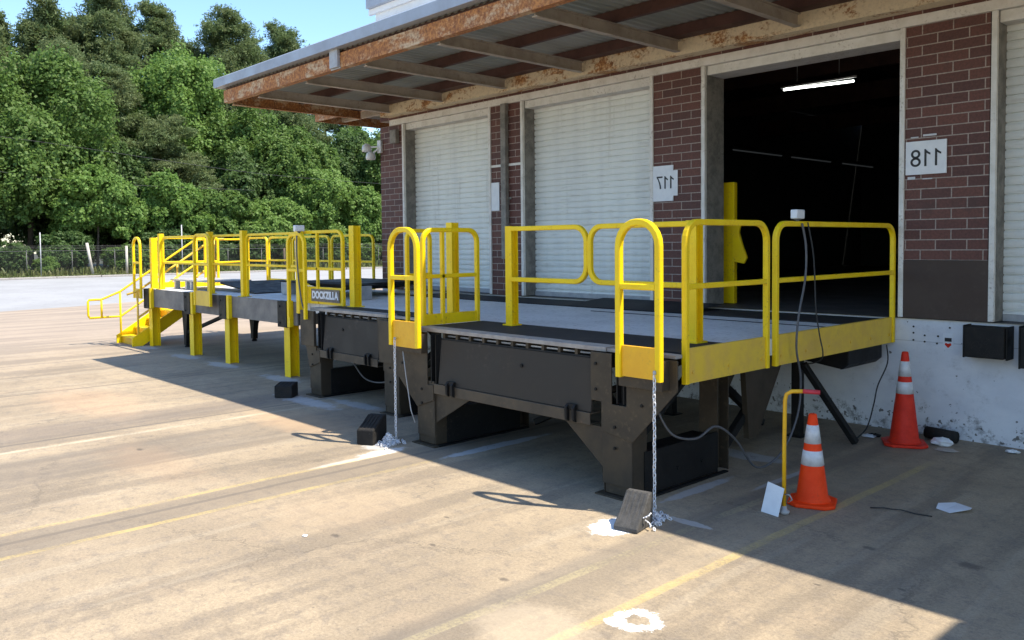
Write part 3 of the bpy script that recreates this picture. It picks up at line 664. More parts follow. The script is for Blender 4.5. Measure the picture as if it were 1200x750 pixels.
rail(p1, 'x', -7.42, 5.55, 6.33, 1.26, r=.13, mid=1.80, toe=(1.26,1.38), bolts=False, uprights=(5.82,))
rail(p1, 'x', -7.95, 5.72, 6.05, 1.26, r=.10, mid=1.80, tw=.045)
rail(p1, 'y', 6.22, -6.70, -5.61, 1.765, TOP, .15, 'R')
rail(p1, 'y', 6.22, -5.56, -4.36, 1.765, TOP, .15, 'L')
ipost(p1, -6.75, 6.26, 1.257, 2.345, .10); ipost(p1, -4.36, 6.26, 1.257, 2.345, .11); ipost(p1, -8.08, 6.50, 1.251, 2.42, .11)
# side plate closing the corner to the front
m = MB(); m.box(-4.43,-3.99,5.292,5.398,.98,1.215); m.build('corner_bracket', M['bronze'], p1, .003)
m = MB(); m.box(-7.68,-7.13,5.292,5.37,1.0,1.2); m.build('corner_bracket', M['bronze'], p1, .003)
# under-deck hardware on the open side
m = MB(); m.prism([(-4.75,1.09),(-4.05,1.09),(-4.05,.84),(-4.12,.78),(-4.7,.86)], 'y', 8.6, 9.42); m.build('lift_box', M['black'], p1, .01)
MB().sq([(-4.35, 8.2, .86), (-3.98, 8.62, .02)], .07, (0,1,0)).build('prop_strut', M['black'], p1)
each('hanger_plate', M['bronze'], p1, [MB().prism([(7.2,1.1),(8.1,1.1),(7.9,.85),(7.45,.2),(7.3,.2)], 'x', -4.5, -4.44), MB().prism([(6.65,1.1),(7.5,1.1),(6.8,.3)], 'x', -4.62, -4.58)], .003)
each('scissor_brace', M['black'], p1, [MB().sq([(-4.5, 6.9, .15), (-4.55, 8.3, 1.09)], .08, (1,0,0)), MB().sq([(-4.9, 8.3, .15), (-4.9, 6.9, 1.09)], .08, (1,0,0)), MB().sq([(-6.4, 8.6, .1), (-6.4, 7.2, 1.09)], .08, (1,0,0))])
for xx in (-8.1, -6.3, -4.6):
    m = MB(); m.box(xx-.05, xx+.05, 8.5, 8.6, 0, 1.09); m.box(xx-.1,xx+.1,8.45,8.65,0.001,.015); m.build('support_leg', M['black'], p1, .004)
# --- middle platform
p2 = thing('loading_platform', 'middle loading platform, black fronted, set back behind the nearest one', 'loading platform', (-9.8, 6.05, 0), 'dock platform modules in a row')
leveler_front(p2, -10.83, -8.62, 6.05, .12, .06, False)
MB().box(-12.18, -8.305, 6.62, 8.72, 1.10, 1.25).build('deck', M['deck'], p2)
MB().box(-10.85, -8.305, 6.255, 6.615, 1.235, 1.256).build('leveler_plate', M['tread'], p2, .002)
MB().box(-12.18, -8.305, 8.725, 9.58, 1.20, 1.262).build('sill_plate', M['tread'], p2, .002)
MB().box(-11.0, -10.62, 6.0, 6.033, .72, 1.225).build('side_block', M['bronze'], p2, .004)
MB().box(-8.98, -8.60, 6.0, 6.033, .66, 1.20).build('side_block', M['bronze'], p2, .004)
rail(p2, 'y', 5.98, -11.28, -10.80, 1.10, r=.15, mid=1.80, tw=.05)
rail(p2, 'y', 6.56, -12.0, -10.72, 1.26, TOP+.05, .14, 'U', mid=1.80, toe=(1.26,1.52), bolts=False, uprights=(-11.45,))
bpost(p2, -11.82, 6.46, 1.1, 2.46, .10, plate=False); ipost(p2, -10.55, 6.66, 1.251, 2.44, .125)
sg = MB().box(-11.62, -10.80, 6.535, 6.546, 1.30, 1.49); sg = sg.build('name_plate', M['plate'], p2)
text_obj('lettering', 'DOCKZILLA', .150, -11.21, 6.532, 1.395, M['paper'], sg, False, sx=.92, bold=.008)
for xx in (-11.9, -9.6):
    m = MB(); m.box(xx-.05, xx+.05, 8.3, 8.4, 0, 1.09); m.build('support_leg', M['black'], p2, .004)
# --- far platform
p3 = thing('loading_platform', 'far grey platform on four yellow posts with guard rails all round', 'loading platform', (-15.5, 8, 0), 'dock platform modules in a row')
MB().box(-18.85, -12.19, 6.64, 9.5, 1.18, 1.25).build('deck', M['deck'], p3)
MB().box(-18.85, -12.19, 6.60, 6.635, .87, 1.252).build('edge_channel', M['side_beam_gray'], p3, .004)
m = MB(); m.box(-18.85,-18.81,6.64,9.5,.87,1.17); m.box(-12.3,-12.2,6.64,9.5,.87,1.17)
for xx in (-17.5,-16,-14.5): m.box(xx, xx+.08, 6.64, 9.45, .92, 1.175)
m.build('underframe', M['side_beam_gray'], p3)
for xx in (-12.58, -14.86, -16.50, -18.72):
    q = ipost(p3, xx, 6.70, 0, .90, .19, 'support_post', plate=False, d=.17)
    m = MB(); m.box(xx-.13, xx+.17, 6.52, 6.595, .83, 1.26); m.bolt((xx-.05, 6.52, 1.17), '-y', .02); m.bolt((xx-.05, 6.52, .90), '-y', .02); m.build('mounting_bracket', M['black'], p3, .004)
    MB().box(xx+.175, xx+.27, 6.53, 6.598, .84, 1.27).build('post_tongue', M['yellow'], p3, .004)
for xx in (-14.32, -15.78, -18.30, -18.78): bpost(p3, xx, 6.72, 1.252, 2.44 if xx > -18.5 else 2.36, .105)

T3 = 2.36
rail(p3, 'y', 6.74, -18.25, -15.86, 1.26, T3, .12, mid=1.82, tw=.045); rail(p3, 'y', 6.74, -15.7, -14.40, 1.26, T3, .12, mid=1.82, tw=.045)
rail(p3, 'y', 6.74, -14.24, -12.2, 1.26, T3, .12, mid=1.82, tw=.045)
rail(p3, 'y', 6.47, -15.92, -15.22, 1.04, T3+.02, .16, mid=1.82, toe=(1.04,1.32), toemat='yellow_worn', tw=.05, bolts=False)
rail(p3, 'y', 6.47, -19.25, -18.84, 1.04, T3, .18, mid=1.82, toe=(1.04,1.25), toemat='yellow_worn', tw=.05, bolts=False)
for a, b_ in ((-17.6,-16.0), (-15.9,-14.3)): rail(p3, 'y', 9.46, a, b_, 1.26, T3, .14, mid=1.82, toe=(1.26,1.38), bolts=False)
rail(p3, 'y', 9.46, -18.8, -17.7, 1.26, T3, .14, mid=1.82, toe=(1.26,1.38), bolts=False)
for a, b_ in ((6.8,7.9), (8.0,8.2), ): rail(p3, 'x', -18.82, a, b_, 1.26, T3, .08, mid=1.82, toe=(1.26,1.38), bolts=False)
# raised plate lying on stands
rp = thing('dock_plate', 'dark curved dock plate on grey blocks on the far platform', 'dock plate', (-13.4, 7.9, 1.26))
m = MB(); m.prism([(-14.3,1.50),(-12.3,1.50),(-12.3,1.44),(-12.9,1.36),(-13.6,1.34),(-14.1,1.42)], 'y', 7.9, 9.2); m.build('plate', M['black'], rp, .01)
for xx in (-14.45, -11.95): MB().box(xx, xx+.22, 7.5, 7.72, 1.255, 1.48).build('block', M['galv'], rp, .006)
MB().box(-14.5, -11.8, 7.5, 7.9, 1.482, 1.50).build('top_sheet', M['rubber'], rp, .004)
rp2 = thing('dock_plate', 'grey steel dock plate on short legs at the far end of the platform', 'dock plate', (-17.3, 7.4, 1.26))
m = MB(); m.prism([(-18.55,1.46),(-16.5,1.46),(-16.5,1.43),(-18.55,1.43)], 'y', 7.0, 7.9); m.build('plate', M['galv'], rp2, .004)
for xx in (-18.4,-17.8,-17.55): m = MB().box(xx, xx+.09, 7.02, 7.12, 1.255, 1.429).build('block', M['galv'], rp2, .004)
m = MB(); m.prism([(-16.45,1.44),(-14.9,1.27),(-14.9,1.255),(-16.45,1.40)], 'y', 7.2, 8.6); m.build('ramp', M['black'], rp2, .003)
# hanging legs and struts
for (xx, yy, z0) in ((-17.7, 7.0, .03), (-15.6, 7.5, .28)):
    m = MB(); m.prism([(xx-.16,1.0),(xx+.18,1.0),(xx+.06,.2+z0),(xx+.05,z0+.05),(xx-.05,z0+.05),(xx-.06,.2+z0)], 'y', yy-.05, yy+.05); m.lathe((xx,yy,z0), [(.05,0),(.06,.02),(.03,.05),(.03,.1)], 10)
    m.build('drop_leg', M['black'], p3, .004)
each('strut', M['black'], p3, [MB().sq([(-17.65,7.0,.35), (-15.9,7.6,1.0)], .07, (0,1,0)), MB().sq([(-15.6,7.5,.5), (-16.5,8.2,1.0)], .06, (0,1,0)), MB().sq([(-15.9,7.6,1.0), (-13.9,7.6,.8)], .06, (0,1,0))])

# --- stairs
st = thing('steel_stair', 'yellow steel stair with handrails at the far end of the platform', 'stairs', (-19.45, 7.2, 0))
MB().box(-19.95, -18.88, 8.12, 9.45, 1.19, 1.25).build('landing', M['yellow'], st, .004)
m_ = 7
for k in range(m_-1):
    z_ = 1.25*(k+1)/m_; y_ = 6.36 + 1.76*(k)/(m_-1)
    m = MB(); m.box(-19.90, -18.96, y_, y_+.30, z_-.035, z_); m.build('tread', M['yellow'], st, .003); MB().box(-19.89,-18.97,y_+.03,y_+.042,z_-.178,z_-.037).build('riser', M['yellow_old'], st)
for xx in (-19.95, -18.945): 
    MB().prism([(6.28,.0),(6.50,.0),(8.12,1.05),(8.12,1.25),(7.98,1.25),(6.28,.18)], 'x', xx, xx+.04).build('stringer', M['yellow'], st, .003)
def handrail(xx, nm, mat):
    m = MB(); r_ = .024
    y0, y1 = 6.38, 8.16; za, zb = 1.02, 2.30
    top = [(xx, 5.72, .62), (xx, 5.70, .66), (xx, 5.70, .96), (xx, 5.72, 1.0), (xx, 5.98, 1.0), (xx, y0, 1.16), (xx, y1-.1, 2.28), (xx, y1, 2.33), (xx, 9.4, 2.33)]
    mid = [(xx, 5.72, .60), (xx, y0, .60), (xx, y1, 1.76), (xx, 9.4, 1.78)]
    m.tube(top, r_, 8); m.tube(mid, r_, 8)
    for (yy, a, b_) in ((5.98,.60,1.0), (y0,0,1.14), (7.27,.6,1.72), (y1,1.2,2.31), (9.4,1.2,2.33)): m.tube([(xx,yy,a),(xx,yy,b_)], r_, 8)
    m.build(nm, M[mat], st)
handrail(-19.93, 'handrail', 'yellow')
m = MB(); xx = -18.93
m.tube([(xx,6.2,1.14),(xx,6.42,1.2),(xx,8.06,2.28),(xx,8.16,2.33),(xx,8.4,2.33)], .024, 8); m.tube([(xx,6.42,.62),(xx,8.16,1.76)], .024, 8)
for (yy, a, b_) in ((6.42,0,1.2),(7.3,.6,1.78),(8.16,1.2,2.33)): m.tube([(xx,yy,a),(xx,yy,b_)], .024, 8)
m.build('handrail', M['yellow_worn'], st)
rail(st, 'y', 9.47, -19.93, -18.92, 1.26, T3, .10, mid=1.80, tw=.045)

# ------------------------------------------------------------------ loose things on the dock
def chain(x, y, z0, z1, label, pile):
    t = thing('chain', label, 'chain', (x, y, z1), 'chains hanging from the guard rails')
    m = MB()
    def link(c, d, u):
        d = Vector(d).normalized(); u = Vector(u); u = (u-d*u.dot(d)).normalized(); c = Vector(c); L, W = .019, .011
        pts = []
        for k in range(10):
            a = 2*math.pi*k/10; sx = math.sin(a); cy = math.cos(a)
            pts.append(c + d*(L*(.45 if cy > 0 else -.45) + cy*W*1.05) + u*(W*sx))
        m.tube(pts, .0048, 5, closed=True)
    z = z0; k = 0
    while z > z1:
        link((x+.002*math.sin(k), y, z), (0,0,1), (1,0,0) if k % 2 else (0,1,0)); z -= .031; k += 1
    m.build('hanging_links', M['chain'], t)
    m = MB(); rr = random.Random(k)
    for q in range(pile):
        a = rr.uniform(0, 6.28); r_ = abs(rr.gauss(0, .082)); 
        link((x+r_*math.cos(a), y-.10+r_*math.sin(a), .012+max(0,.10*(1-r_/.10))*rr.random()), (rr.uniform(-1,1), rr.uniform(-1,1), rr.uniform(-.4,.4)), (rr.uniform(-1,1), rr.uniform(-1,1), 1))
    m.build('piled_links', M['chain'], t)
    m = MB(); m.lathe((x, y+.004, z0+.02), [(.012,0),(.016,.01),(.012,.03)], 8); m.build('snap_hook', M['galv'], t)
def link_global(): pass
chain(-4.02, 5.235, 1.10, .03, 'zinc chain in sunlight hanging to the ground from the nearest rail end', 300)
chain(-7.53, 5.235, 1.10, .03, 'zinc chain hanging from the narrow rail at the left of the nearest platform', 150)
m = MB()
pts = [(-7.50,5.32,1.0),(-7.47,5.34,.7),(-7.42,5.36,.35),(-7.36,5.37,.22)]
m.tube(pts, .006, 6); tag(m.build('white_rope', M['galv'], None, 0, (-7.5,5.35,0)), 'thin white rope hanging behind the left chain', 'rope')

def chock(x, y, rot, label, w=.20, l=.26, h=.24, mat='chock', low=.03):
    t = thing('wheel_chock', label, 'wheel chock', (x, y, 0), 'rubber wheel chocks')
    t.rotation_euler = (0, 0, R(rot))
    o = ORIGIN[t.name]; m = MB()
    pts = [(-l/2,0),(l/2,0),(l/2,h),(l*.28,h),(-l*.1,low+(h-low)*.45),(-l/2,low)]
    m.prism([(o[1]+a, o[2]+b_+.002) for a, b_ in pts], 'x', o[0]-w/2, o[0]+w/2)
    m.build('body', M[mat], t, .01)
    m = MB()
    for k in range(5):
        a = -w/2+.02+k*(w-.04)/4
        m.prism([(o[1]-l/2+.005, o[2]+low+.006),(o[1]-l*.1, o[2]+low+(h-low)*.45+.010),(o[1]+l*.27, o[2]+h+.006),(o[1]+l*.27,o[2]+h-.01),(o[1]-l*.1,o[2]+low+(h-low)*.45-.01)], 'x', o[0]+a-.008, o[0]+a+.008)
    m.build('tread_rib', M[mat], t)
    return t
c1 = chock(-3.98, 4.92, 12, 'grey weathered rubber chock in the sun by the right leg', .20, .27, .25)
chock(-7.72, 5.05, 28, 'large black chock standing in shade against the middle platform leg', .20, .32, .28, 'rubber', .16)
chock(-10.93, 5.72, 40, 'small black chock alone in the shade left of the middle platform', .26, .24, .20, 'rubber', .17)
m = MB(); 
for k in range(9):
    a = k*.75; m.tube([(-3.86+.03*math.cos(a), 4.93+.02*math.sin(a), .03+.012*k), (-3.86+.035*math.cos(a+.8), 4.93+.03*math.sin(a+.8), .04+.012*k)], .006, 6)
m.build('shackle', M['chain'], None, 0, (-3.86,4.93,0)); tag(bpy.data.objects['shackle'], 'small loop of zinc chain beside the sunlit chock', 'chain')

def cone(x, y, h, base, label, mat, rot, bands, lean=0):
    t = thing('traffic_cone', label, 'traffic cone', (x, y, 0), 'orange traffic cones'); t.rotation_euler = (R(lean), 0, R(rot))
    m = MB(); hb = base/2; c_ = .07
    oct_ = [(x-hb+c_,y-hb),(x+hb-c_,y-hb),(x+hb,y-hb+c_),(x+hb,y+hb-c_),(x+hb-c_,y+hb),(x-hb+c_,y+hb),(x-hb,y+hb-c_),(x-hb,y-hb+c_)]
    m.prism(oct_, 'z', .002, .032); m.build('base', M[mat], t, .01)
    R0 = base*.40; R1 = .032
    rad = lambda z_: R1 + (base*.345-R1)*(1-(z_-.05)/(h-.05))
    m = MB(); m.lathe((x,y,0), [(R0,.03),(R0*.96,.045),(rad(.07),.07),(rad(h*.5),h*.5),(rad(h-.01),h-.01),(R1*.9,h),(R1*.6,h+.002),(R1*.55,h-.06)], 32); m.build('cone_body', M[mat], t)
    for a, b_ in bands:
        m = MB(); m.lathe((x,y,0), [(rad(h*a)+.003,h*a),(rad(h*b_)+.003,h*b_),(rad(h*b_),h*b_+.001),(rad(h*a),h*a-.001)], 32); m.build('reflective_band', M['reflective'], t)
cone(-3.32, 6.42, .74, .37, 'bright orange traffic cone with two white bands beside the yellow bent rod', 'cone_orange', 22, ((.44,.60),(.68,.88)))
cone(-3.62, 8.98, .98, .42, 'faded red traffic cone with grime, standing against the white dock wall', 'cone_red', 30, ((.555,.68),(.74,.90)), 0)

# yellow bent rod with red grip stuck in a small base
rd = thing('signal_rod', 'thin yellow bent rod with red grip standing beside the orange cone', 'rod', (-3.35, 6.02, 0))
m = MB(); m.tube([(-3.35,6.02,.0),(-3.35,6.02,.5),(-3.345,6.02,.90),(-3.335,6.025,.95),(-3.30,6.04,.975),(-3.22,6.08,.98)], .016, 10); m.build('rod', M['yellow_old'], rd)
MB().tube([(-3.225,6.078,.98),(-3.11,6.13,.978)], .018, 10).build('grip', M['red_grip'], rd)
m = MB(); m.lathe((-3.35,6.02,0.001), [(.04,0),(.045,.02),(.025,.03),(.02,.06)], 12); m.tube([(-3.31,6.02,.10),(-3.27,6.0,.13),(-3.28,5.98,.17),(-3.33,6.0,.16)], .006, 6); m.build('foot', M['galv'], rd)
m = MB(); pts = [(-3.50,5.93,.002),(-3.335,5.90,.002),(-3.32,5.965,.215),(-3.475,5.99,.235)]
n_ = [(p_[0]+.002, p_[1]+.004, p_[2]) for p_ in pts]; m.add(pts+n_, [(0,1,2,3),(7,6,5,4),(0,4,5,1),(1,5,6,2),(2,6,7,3),(3,7,4,0)])
tag(m.build('paper_sheet', M['paper'], None, 0, (-3.42,5.93,0)), 'white paper sheet leaning upright against the yellow rod', 'paper')
m = MB(); pts = [(-2.56,6.98,.004),(-2.44,6.93,.004),(-2.33,7.05,.03),(-2.36,7.18,.006),(-2.50,7.22,.012),(-2.58,7.08,.02)]
m.add(pts+[(a,b_,c_+.002) for a,b_,c_ in pts], [(5,4,3,2,1,0),(6,7,8,9,10,11)]+[(i,(i+1)%6,6+(i+1)%6,6+i) for i in range(6)])
tag(m.build('paper_scrap', M['paper'], None, 0, (-2.45,7.08,0)), 'torn white paper lying flat on the shaded ground at right', 'litter')
MB().tube([(-2.93,6.62,.006),(-2.83,6.65,.02),(-2.79,6.70,.008),(-2.72,6.70,.018),(-2.62,6.72,.006),(-2.5,6.74,.008)], .005, 5).build('twig', M['cable'], None, 0, (-2.7,6.68,0)); tag(bpy.data.objects['twig'], 'thin dark twig on the ground near the torn paper', 'twig')
MB().tube([(-3.56,9.42,.07),(-3.24,9.36,.07)], .065, 12).build('black_roll', M['rubber'], None, 0, (-3.4,9.4,0)); tag(bpy.data.objects['black_roll'], 'short black rubber roll lying behind the faded red cone', 'rubber roll')
def crumple(name, x, y, s, label, mat='paper', seed=1, flat=.4):
    rr = random.Random(seed); m = MB(); seg, rg = 9, 5; v = []
    for i in range(rg+1):
        for k in range(seg):
            a = 2*math.pi*k/seg; ph = math.pi*i/rg; r_ = s*(.6+.6*rr.random())
            v.append((x+r_*math.sin(ph)*math.cos(a)*1.3, y+r_*math.sin(ph)*math.sin(a), max(.002, s*flat+r_*flat*math.cos(ph))))
    fs = [(i*seg+k, i*seg+(k+1)%seg, (i+1)*seg+(k+1)%seg, (i+1)*seg+k) for i in range(rg) for k in range(seg)]
    m.add(v, fs); tag(m.build(name, M[mat], None, 0, (x,y,0)), label, 'litter', None)
crumple('plastic_bag', -3.33, 9.22, .10, 'crumpled white plastic bag on the ground right of the red cone', seed=2)
crumple('plastic_scrap', -4.03, 9.05, .07, 'small white plastic scrap below the hanging cable by the wall', seed=3, flat=.2)
crumple('plastic_scrap', -2.70, 9.35, .05, 'white scrap at the wall foot on the right edge of the photo', seed=4)
crumple('paper_ball', -5.55, 3.03, .018, 'tiny white paper ball on the sunlit concrete', seed=5)
crumple('cardboard_scrap', -3.2, 9.0, .09, 'flattened pale cardboard scrap in front of the red cone', seed=6, flat=.08, mat='wood_pole')
crumple('dark_rag', -3.98, 9.1, .05, 'dark rag tucked at the foot of the white wall', seed=8, mat='rubber')
# sensor boxes and cables
def sensor(x, y, z, label, rot=0):
    t = thing('sensor_box', label, 'electrical box', (x, y, z), 'white boxes on the rail tops')
    m = MB(); m.box(x-.035, x+.035, y-.075, y+.075, z+.028, z+.115); m.build('housing', M['white_plastic'], t, .010)
    m = MB(); m.lathe((x, y, z+.0), [(.018,-.01),(.018,.03)], 10); m.box(x-.03, x+.03, y-.02, y+.02, z+.018, z+.028); m.build('gland', M['conduit'], t)
sensor(-4.0, 7.42, TOP+.02, 'white electrical box on top of the nearest side rail')
sensor(-10.95, 5.98, TOP+.02, 'white electrical box on top of the middle platform rail')
def smooth(pts, n=6):
    P = [Vector(p_) for p_ in pts]; out = []
    for i in range(len(P)-1):
        a, b_, c_, d = P[max(i-1,0)], P[i], P[i+1], P[min(i+2, len(P)-1)]
        for k in range(n):
            t = k/n; out.append(.5*((2*b_)+(-a+c_)*t+(2*a-5*b_+4*c_-d)*t*t+(-a+3*b_-3*c_+d)*t**3))
    out.append(P[-1]); return out
def cable(pts, r_, mat, label, name='cable'):
    c_ = pts[0]; tag(MB().tube(smooth(pts), r_, 8).build(name, M[mat], None, 0, (c_[0], c_[1], 0)), label, 'cable')
cable([(-3.955,7.42,2.32),(-3.94,7.47,2.1),(-3.93,7.44,1.8),(-3.92,7.30,1.45),(-3.92,7.26,1.15),(-3.93,7.36,.85),(-3.95,7.34,.5),(-3.98,7.1,.18),(-4.03,6.75,.10),(-4.06,6.45,.40),(-4.1,6.2,.55),(-4.13,5.95,.48),(-4.2,5.7,.55),(-4.3,5.6,.8)], .0105, 'conduit', 'grey flexible conduit looping from the white box down under the near platform', 'conduit')
cable([(-3.95,7.52,2.33),(-3.94,7.62,2.0),(-3.935,7.66,1.5),(-3.93,7.72,1.25),(-3.93,7.78,1.0),(-4.2,7.9,.9)], .007, 'cable', 'thin black cable running down beside the grey conduit')
cable([(-3.95,9.3,1.0),(-3.93,9.28,.8),(-4.0,9.2,.55),(-4.02,9.15,.35),(-4.05,9.05,.1),(-4.06,8.8,.01)], .008, 'cable', 'black cable hanging against the white wall left of the red cone')
cable([(-10.95,5.945,2.3),(-10.93,5.93,2.0),(-10.88,5.93,1.6),(-10.83,5.95,1.3),(-10.8,6.0,1.2)], .012, 'conduit', 'grey cable slanting down the rail of the middle platform')
cable([(-10.2,6.35,.55),(-9.95,6.4,.30),(-9.6,6.45,.27),(-9.25,6.45,.40),(-9.1,6.4,.62)], .011, 'conduit', 'pale cable drooping under the middle platform')

# ------------------------------------------------------------------ far fence
FX = -70.0
fe = thing('chain_link_fence', 'long chain link fence with barbed wire in front of the trees', 'fence', (FX, 40, 0))
g = G('chain_link', .5, .3); g.color((.07,.07,.065))
x, y, z = g.xyz(); fr = 9.0
d1 = g.mth('FRACT', g.mth('MULTIPLY', g.mth('ADD', y, z), fr)); d2 = g.mth('FRACT', g.mth('MULTIPLY', g.mth('SUBTRACT', y, z), fr))
wm = g.mth('MAXIMUM', g.mth('GREATER_THAN', d1, .93), g.mth('GREATER_THAN', d2, .93))
tr = g.n.new('ShaderNodeBsdfTransparent'); ms = g.n.new('ShaderNodeMixShader'); g.l(wm, ms.inputs[0]); g.l(tr.outputs[0], ms.inputs[1]); g.l(g.b.outputs[0], ms.inputs[2]); g.l(ms.outputs[0], g.n['Material Output'].inputs[0]); M['mesh'] = g.m
MB().add([(FX,-30,.05),(FX,95,.05),(FX,95,1.95),(FX,-30,1.95)], [(0,1,2,3)]).build('wire_mesh', M['mesh'], fe)
m = MB().tube([(FX,-30,1.97),(FX,95,1.97)], .022, 6); m.tube([(FX,-30,.08),(FX,95,.08)], .012, 5); m.build('top_rail', M['fence'], fe)
yy = -27.5
while yy < 95:
    m = MB().tube([(FX,yy,-.03),(FX,yy,2.05)], .032, 6); m.tube([(FX,yy,2.03),(FX+.25,yy,2.35)], .016, 5); m.build('fence_post', M['fence'], fe); yy += 3.1
for k, (dx_, zz) in enumerate(((.08,2.13),(.16,2.23),(.24,2.34))):
    MB().tube([(FX+dx_,-30,zz),(FX+dx_,95,zz)], .008, 4).build('barbed_wire', M['fence'], fe)
def pole(y0, h, lean, r_, label, mat='wood_pole', x=-69.4):
    tag(MB().tube([(x,y0,-.05),(x,y0+lean,h)], r_, 8).build('pole', M[mat], None, 0, (x,y0,0)), label, 'pole')
pole(16.7, 3.35, 0, .04, 'tall thin pale pole at the fence on the far left', 'galv')
pole(20.3, 2.55, -.4, .11, 'leaning bleached pole at the fence')
pole(22.8, 2.3, 0, .10, 'upright wooden post at the fence right of the leaning pole')
pole(37.5, 3.6, 0, .06, 'tall pale pole seen between the yellow rails', 'galv'); pole(36.4, 2.0, 0, .10, 'short brown post beside the tall pale pole', 'bark')
pole(27.2, 4.0, 0, .05, 'thin pale pole just left of the yellow stair rails', 'galv')
m = MB(); m.tube(smooth([(-74,-5,12.3),(-74,8,11.3),(-74,20,10.4),(-74,36,9.0),(-74,50,8.6)]), .02, 5)
tag(m.build('overhead_wire', M['cable'], None, 0, (-74,20,10)), 'thin upper overhead wire crossing in front of the trees', 'wire')
m = MB(); m.tube(smooth([(-74,-5,9.6),(-74,8,9.0),(-74,20,7.6),(-74,36,7.4)]), .02, 5)
tag(m.build('overhead_wire', M['cable'], None, 0, (-74,20,8)), 'thin lower overhead wire crossing the trees at far left', 'wire')

# ------------------------------------------------------------------ trees
def crown_broad(seed, n_leaf, leaf, aspect=1.0):
    r = np.random.default_rng(seed); C = []; N = []
    nb = 34
    # blobs over an uneven dome of unit radius (x,y) and height 'aspect'
    blobs = []
    for k in range(nb):
        a = r.uniform(0, 2*math.pi); t = r.uniform(-.55, 1.0)
        rr = math.sqrt(max(.05, 1-t*t))*r.uniform(.55,.92)*(1 if t > 0 else .95)
        blobs.append((rr*math.cos(a), rr*math.sin(a), t*aspect*r.uniform(.75,.98), r.uniform(.16,.36)))
    for k in range(8): blobs.append((r.uniform(-.4,.4), r.uniform(-.4,.4), r.uniform(-.3,.5)*aspect, .4))
    w_ = np.array([b_[3]**2 for b_ in blobs]); w_ /= w_.sum()
    cnt = (w_*n_leaf).astype(int)
    for b_, cc in zip(blobs, cnt):
        sub = r.normal(0, 1, (max(3, cc//28), 3)); sub /= np.linalg.norm(sub, axis=1)[:,None]; sub[:,2] = sub[:,2]*.75
        idx = r.integers(0, len(sub), cc); p = sub[idx]*b_[3]*r.uniform(.75,1.08,(cc,1)) + r.normal(0, .035, (cc,3))
        C.append(p + np.array(b_[:3])); nn = sub[idx]*.8 + r.normal(0,.55,(cc,3)) + np.array([0,0,.35]); N.append(nn)
    return np.concatenate(C), np.concatenate(N)
def crown_pine(seed, n_leaf):
    r = np.random.default_rng(seed); C = []; N = []
    nb = 95
    for k in range(nb):
        t = (k+.5)/nb; t = t**.85; a = r.uniform(0, 2*math.pi)
        rad = max(0.02,1-t*t)**.5*.92+.05; rad *= r.uniform(.25,1.05)
        z = -1+2*t + r.normal(0,.04); br = r.uniform(.20,.34)*(1.1-.35*t); cc = int(n_leaf/nb)
        ns = max(3, cc//20); sub = r.normal(0, 1, (ns, 3)); sub /= np.linalg.norm(sub, axis=1)[:,None]; sub *= np.array([1.2,1.2,.55])*r.uniform(.35,1.1,(ns,1))
        idx = r.integers(0, ns, cc); p = sub[idx]*br*np.array([1,1,.6]) + r.normal(0,.034,(cc,3))*np.array([1,1,.5])
        C.append(p+np.array([rad*math.cos(a)*.8, rad*math.sin(a)*.8, z])); N.append(r.normal(0,1,(cc,3))+np.array([0,0,.5]))
    return np.concatenate(C), np.concatenate(N)
def leaf_mesh(name, C, N, leaf, mat, seed, needle=False, scale=(1,1,1)):
    r = np.random.default_rng(seed); C = C*np.array(scale); n = len(C)
    N = N/np.linalg.norm(N, axis=1)[:,None]; t = r.normal(0,1,(n,3)); A = np.cross(N, t); A /= np.linalg.norm(A, axis=1)[:,None]; B = np.cross(N, A)
    s_ = leaf*r.uniform(.6,1.3,(n,1))
    me = quads_mesh(name, C, A*s_*(.30 if needle else .27), B*s_*(.085 if needle else .21)); me.materials.append(mat); return me
KINDS = {}
for k in range(5):
    C, N = crown_broad(10+k, 70000, 0, 1.0); KINDS['broad%d' % k] = (C, N)
for k in range(4):
    C, N = crown_pine(50+k, 80000); KINDS['pine%d' % k] = (C, N)
MESHES = {}
def trunk_mesh(h, r0, seed, spread):
    rr = random.Random(seed); m = MB(); x_, y_ = 0, 0; pts = []; n_ = 6
    def taper(pts, r0, r1):
        base = len(m.v); seg = 7; N = len(pts); v = []; fs = []
        for i, p_ in enumerate(pts):
            r_ = r0+(r1-r0)*i/(N-1)
            for k in range(seg): a = 2*math.pi*k/seg; v.append((p_[0]+r_*math.cos(a), p_[1]+r_*math.sin(a), p_[2]))
        for i in range(N-1):
            for k in range(seg): fs.append((i*seg+k, i*seg+(k+1)%seg, (i+1)*seg+(k+1)%seg, (i+1)*seg+k))
        m.add(v, fs, True)
    for i in range(n_+1):
        pts.append((x_, y_, h*i/n_)); x_ += rr.uniform(-.15,.15); y_ += rr.uniform(-.15,.15)
    taper(pts, r0, r0*.25)
    for k in range(7):
        i = rr.randint(2, n_-1); a = rr.uniform(0, 6.28); b0 = pts[i]; L = spread*rr.uniform(.4,.8)
        taper([b0, (b0[0]+L*.5*math.cos(a), b0[1]+L*.5*math.sin(a), b0[2]+L*.3), (b0[0]+L*math.cos(a), b0[1]+L*math.sin(a), b0[2]+L*.7)], r0*.35, r0*.08)
    return m
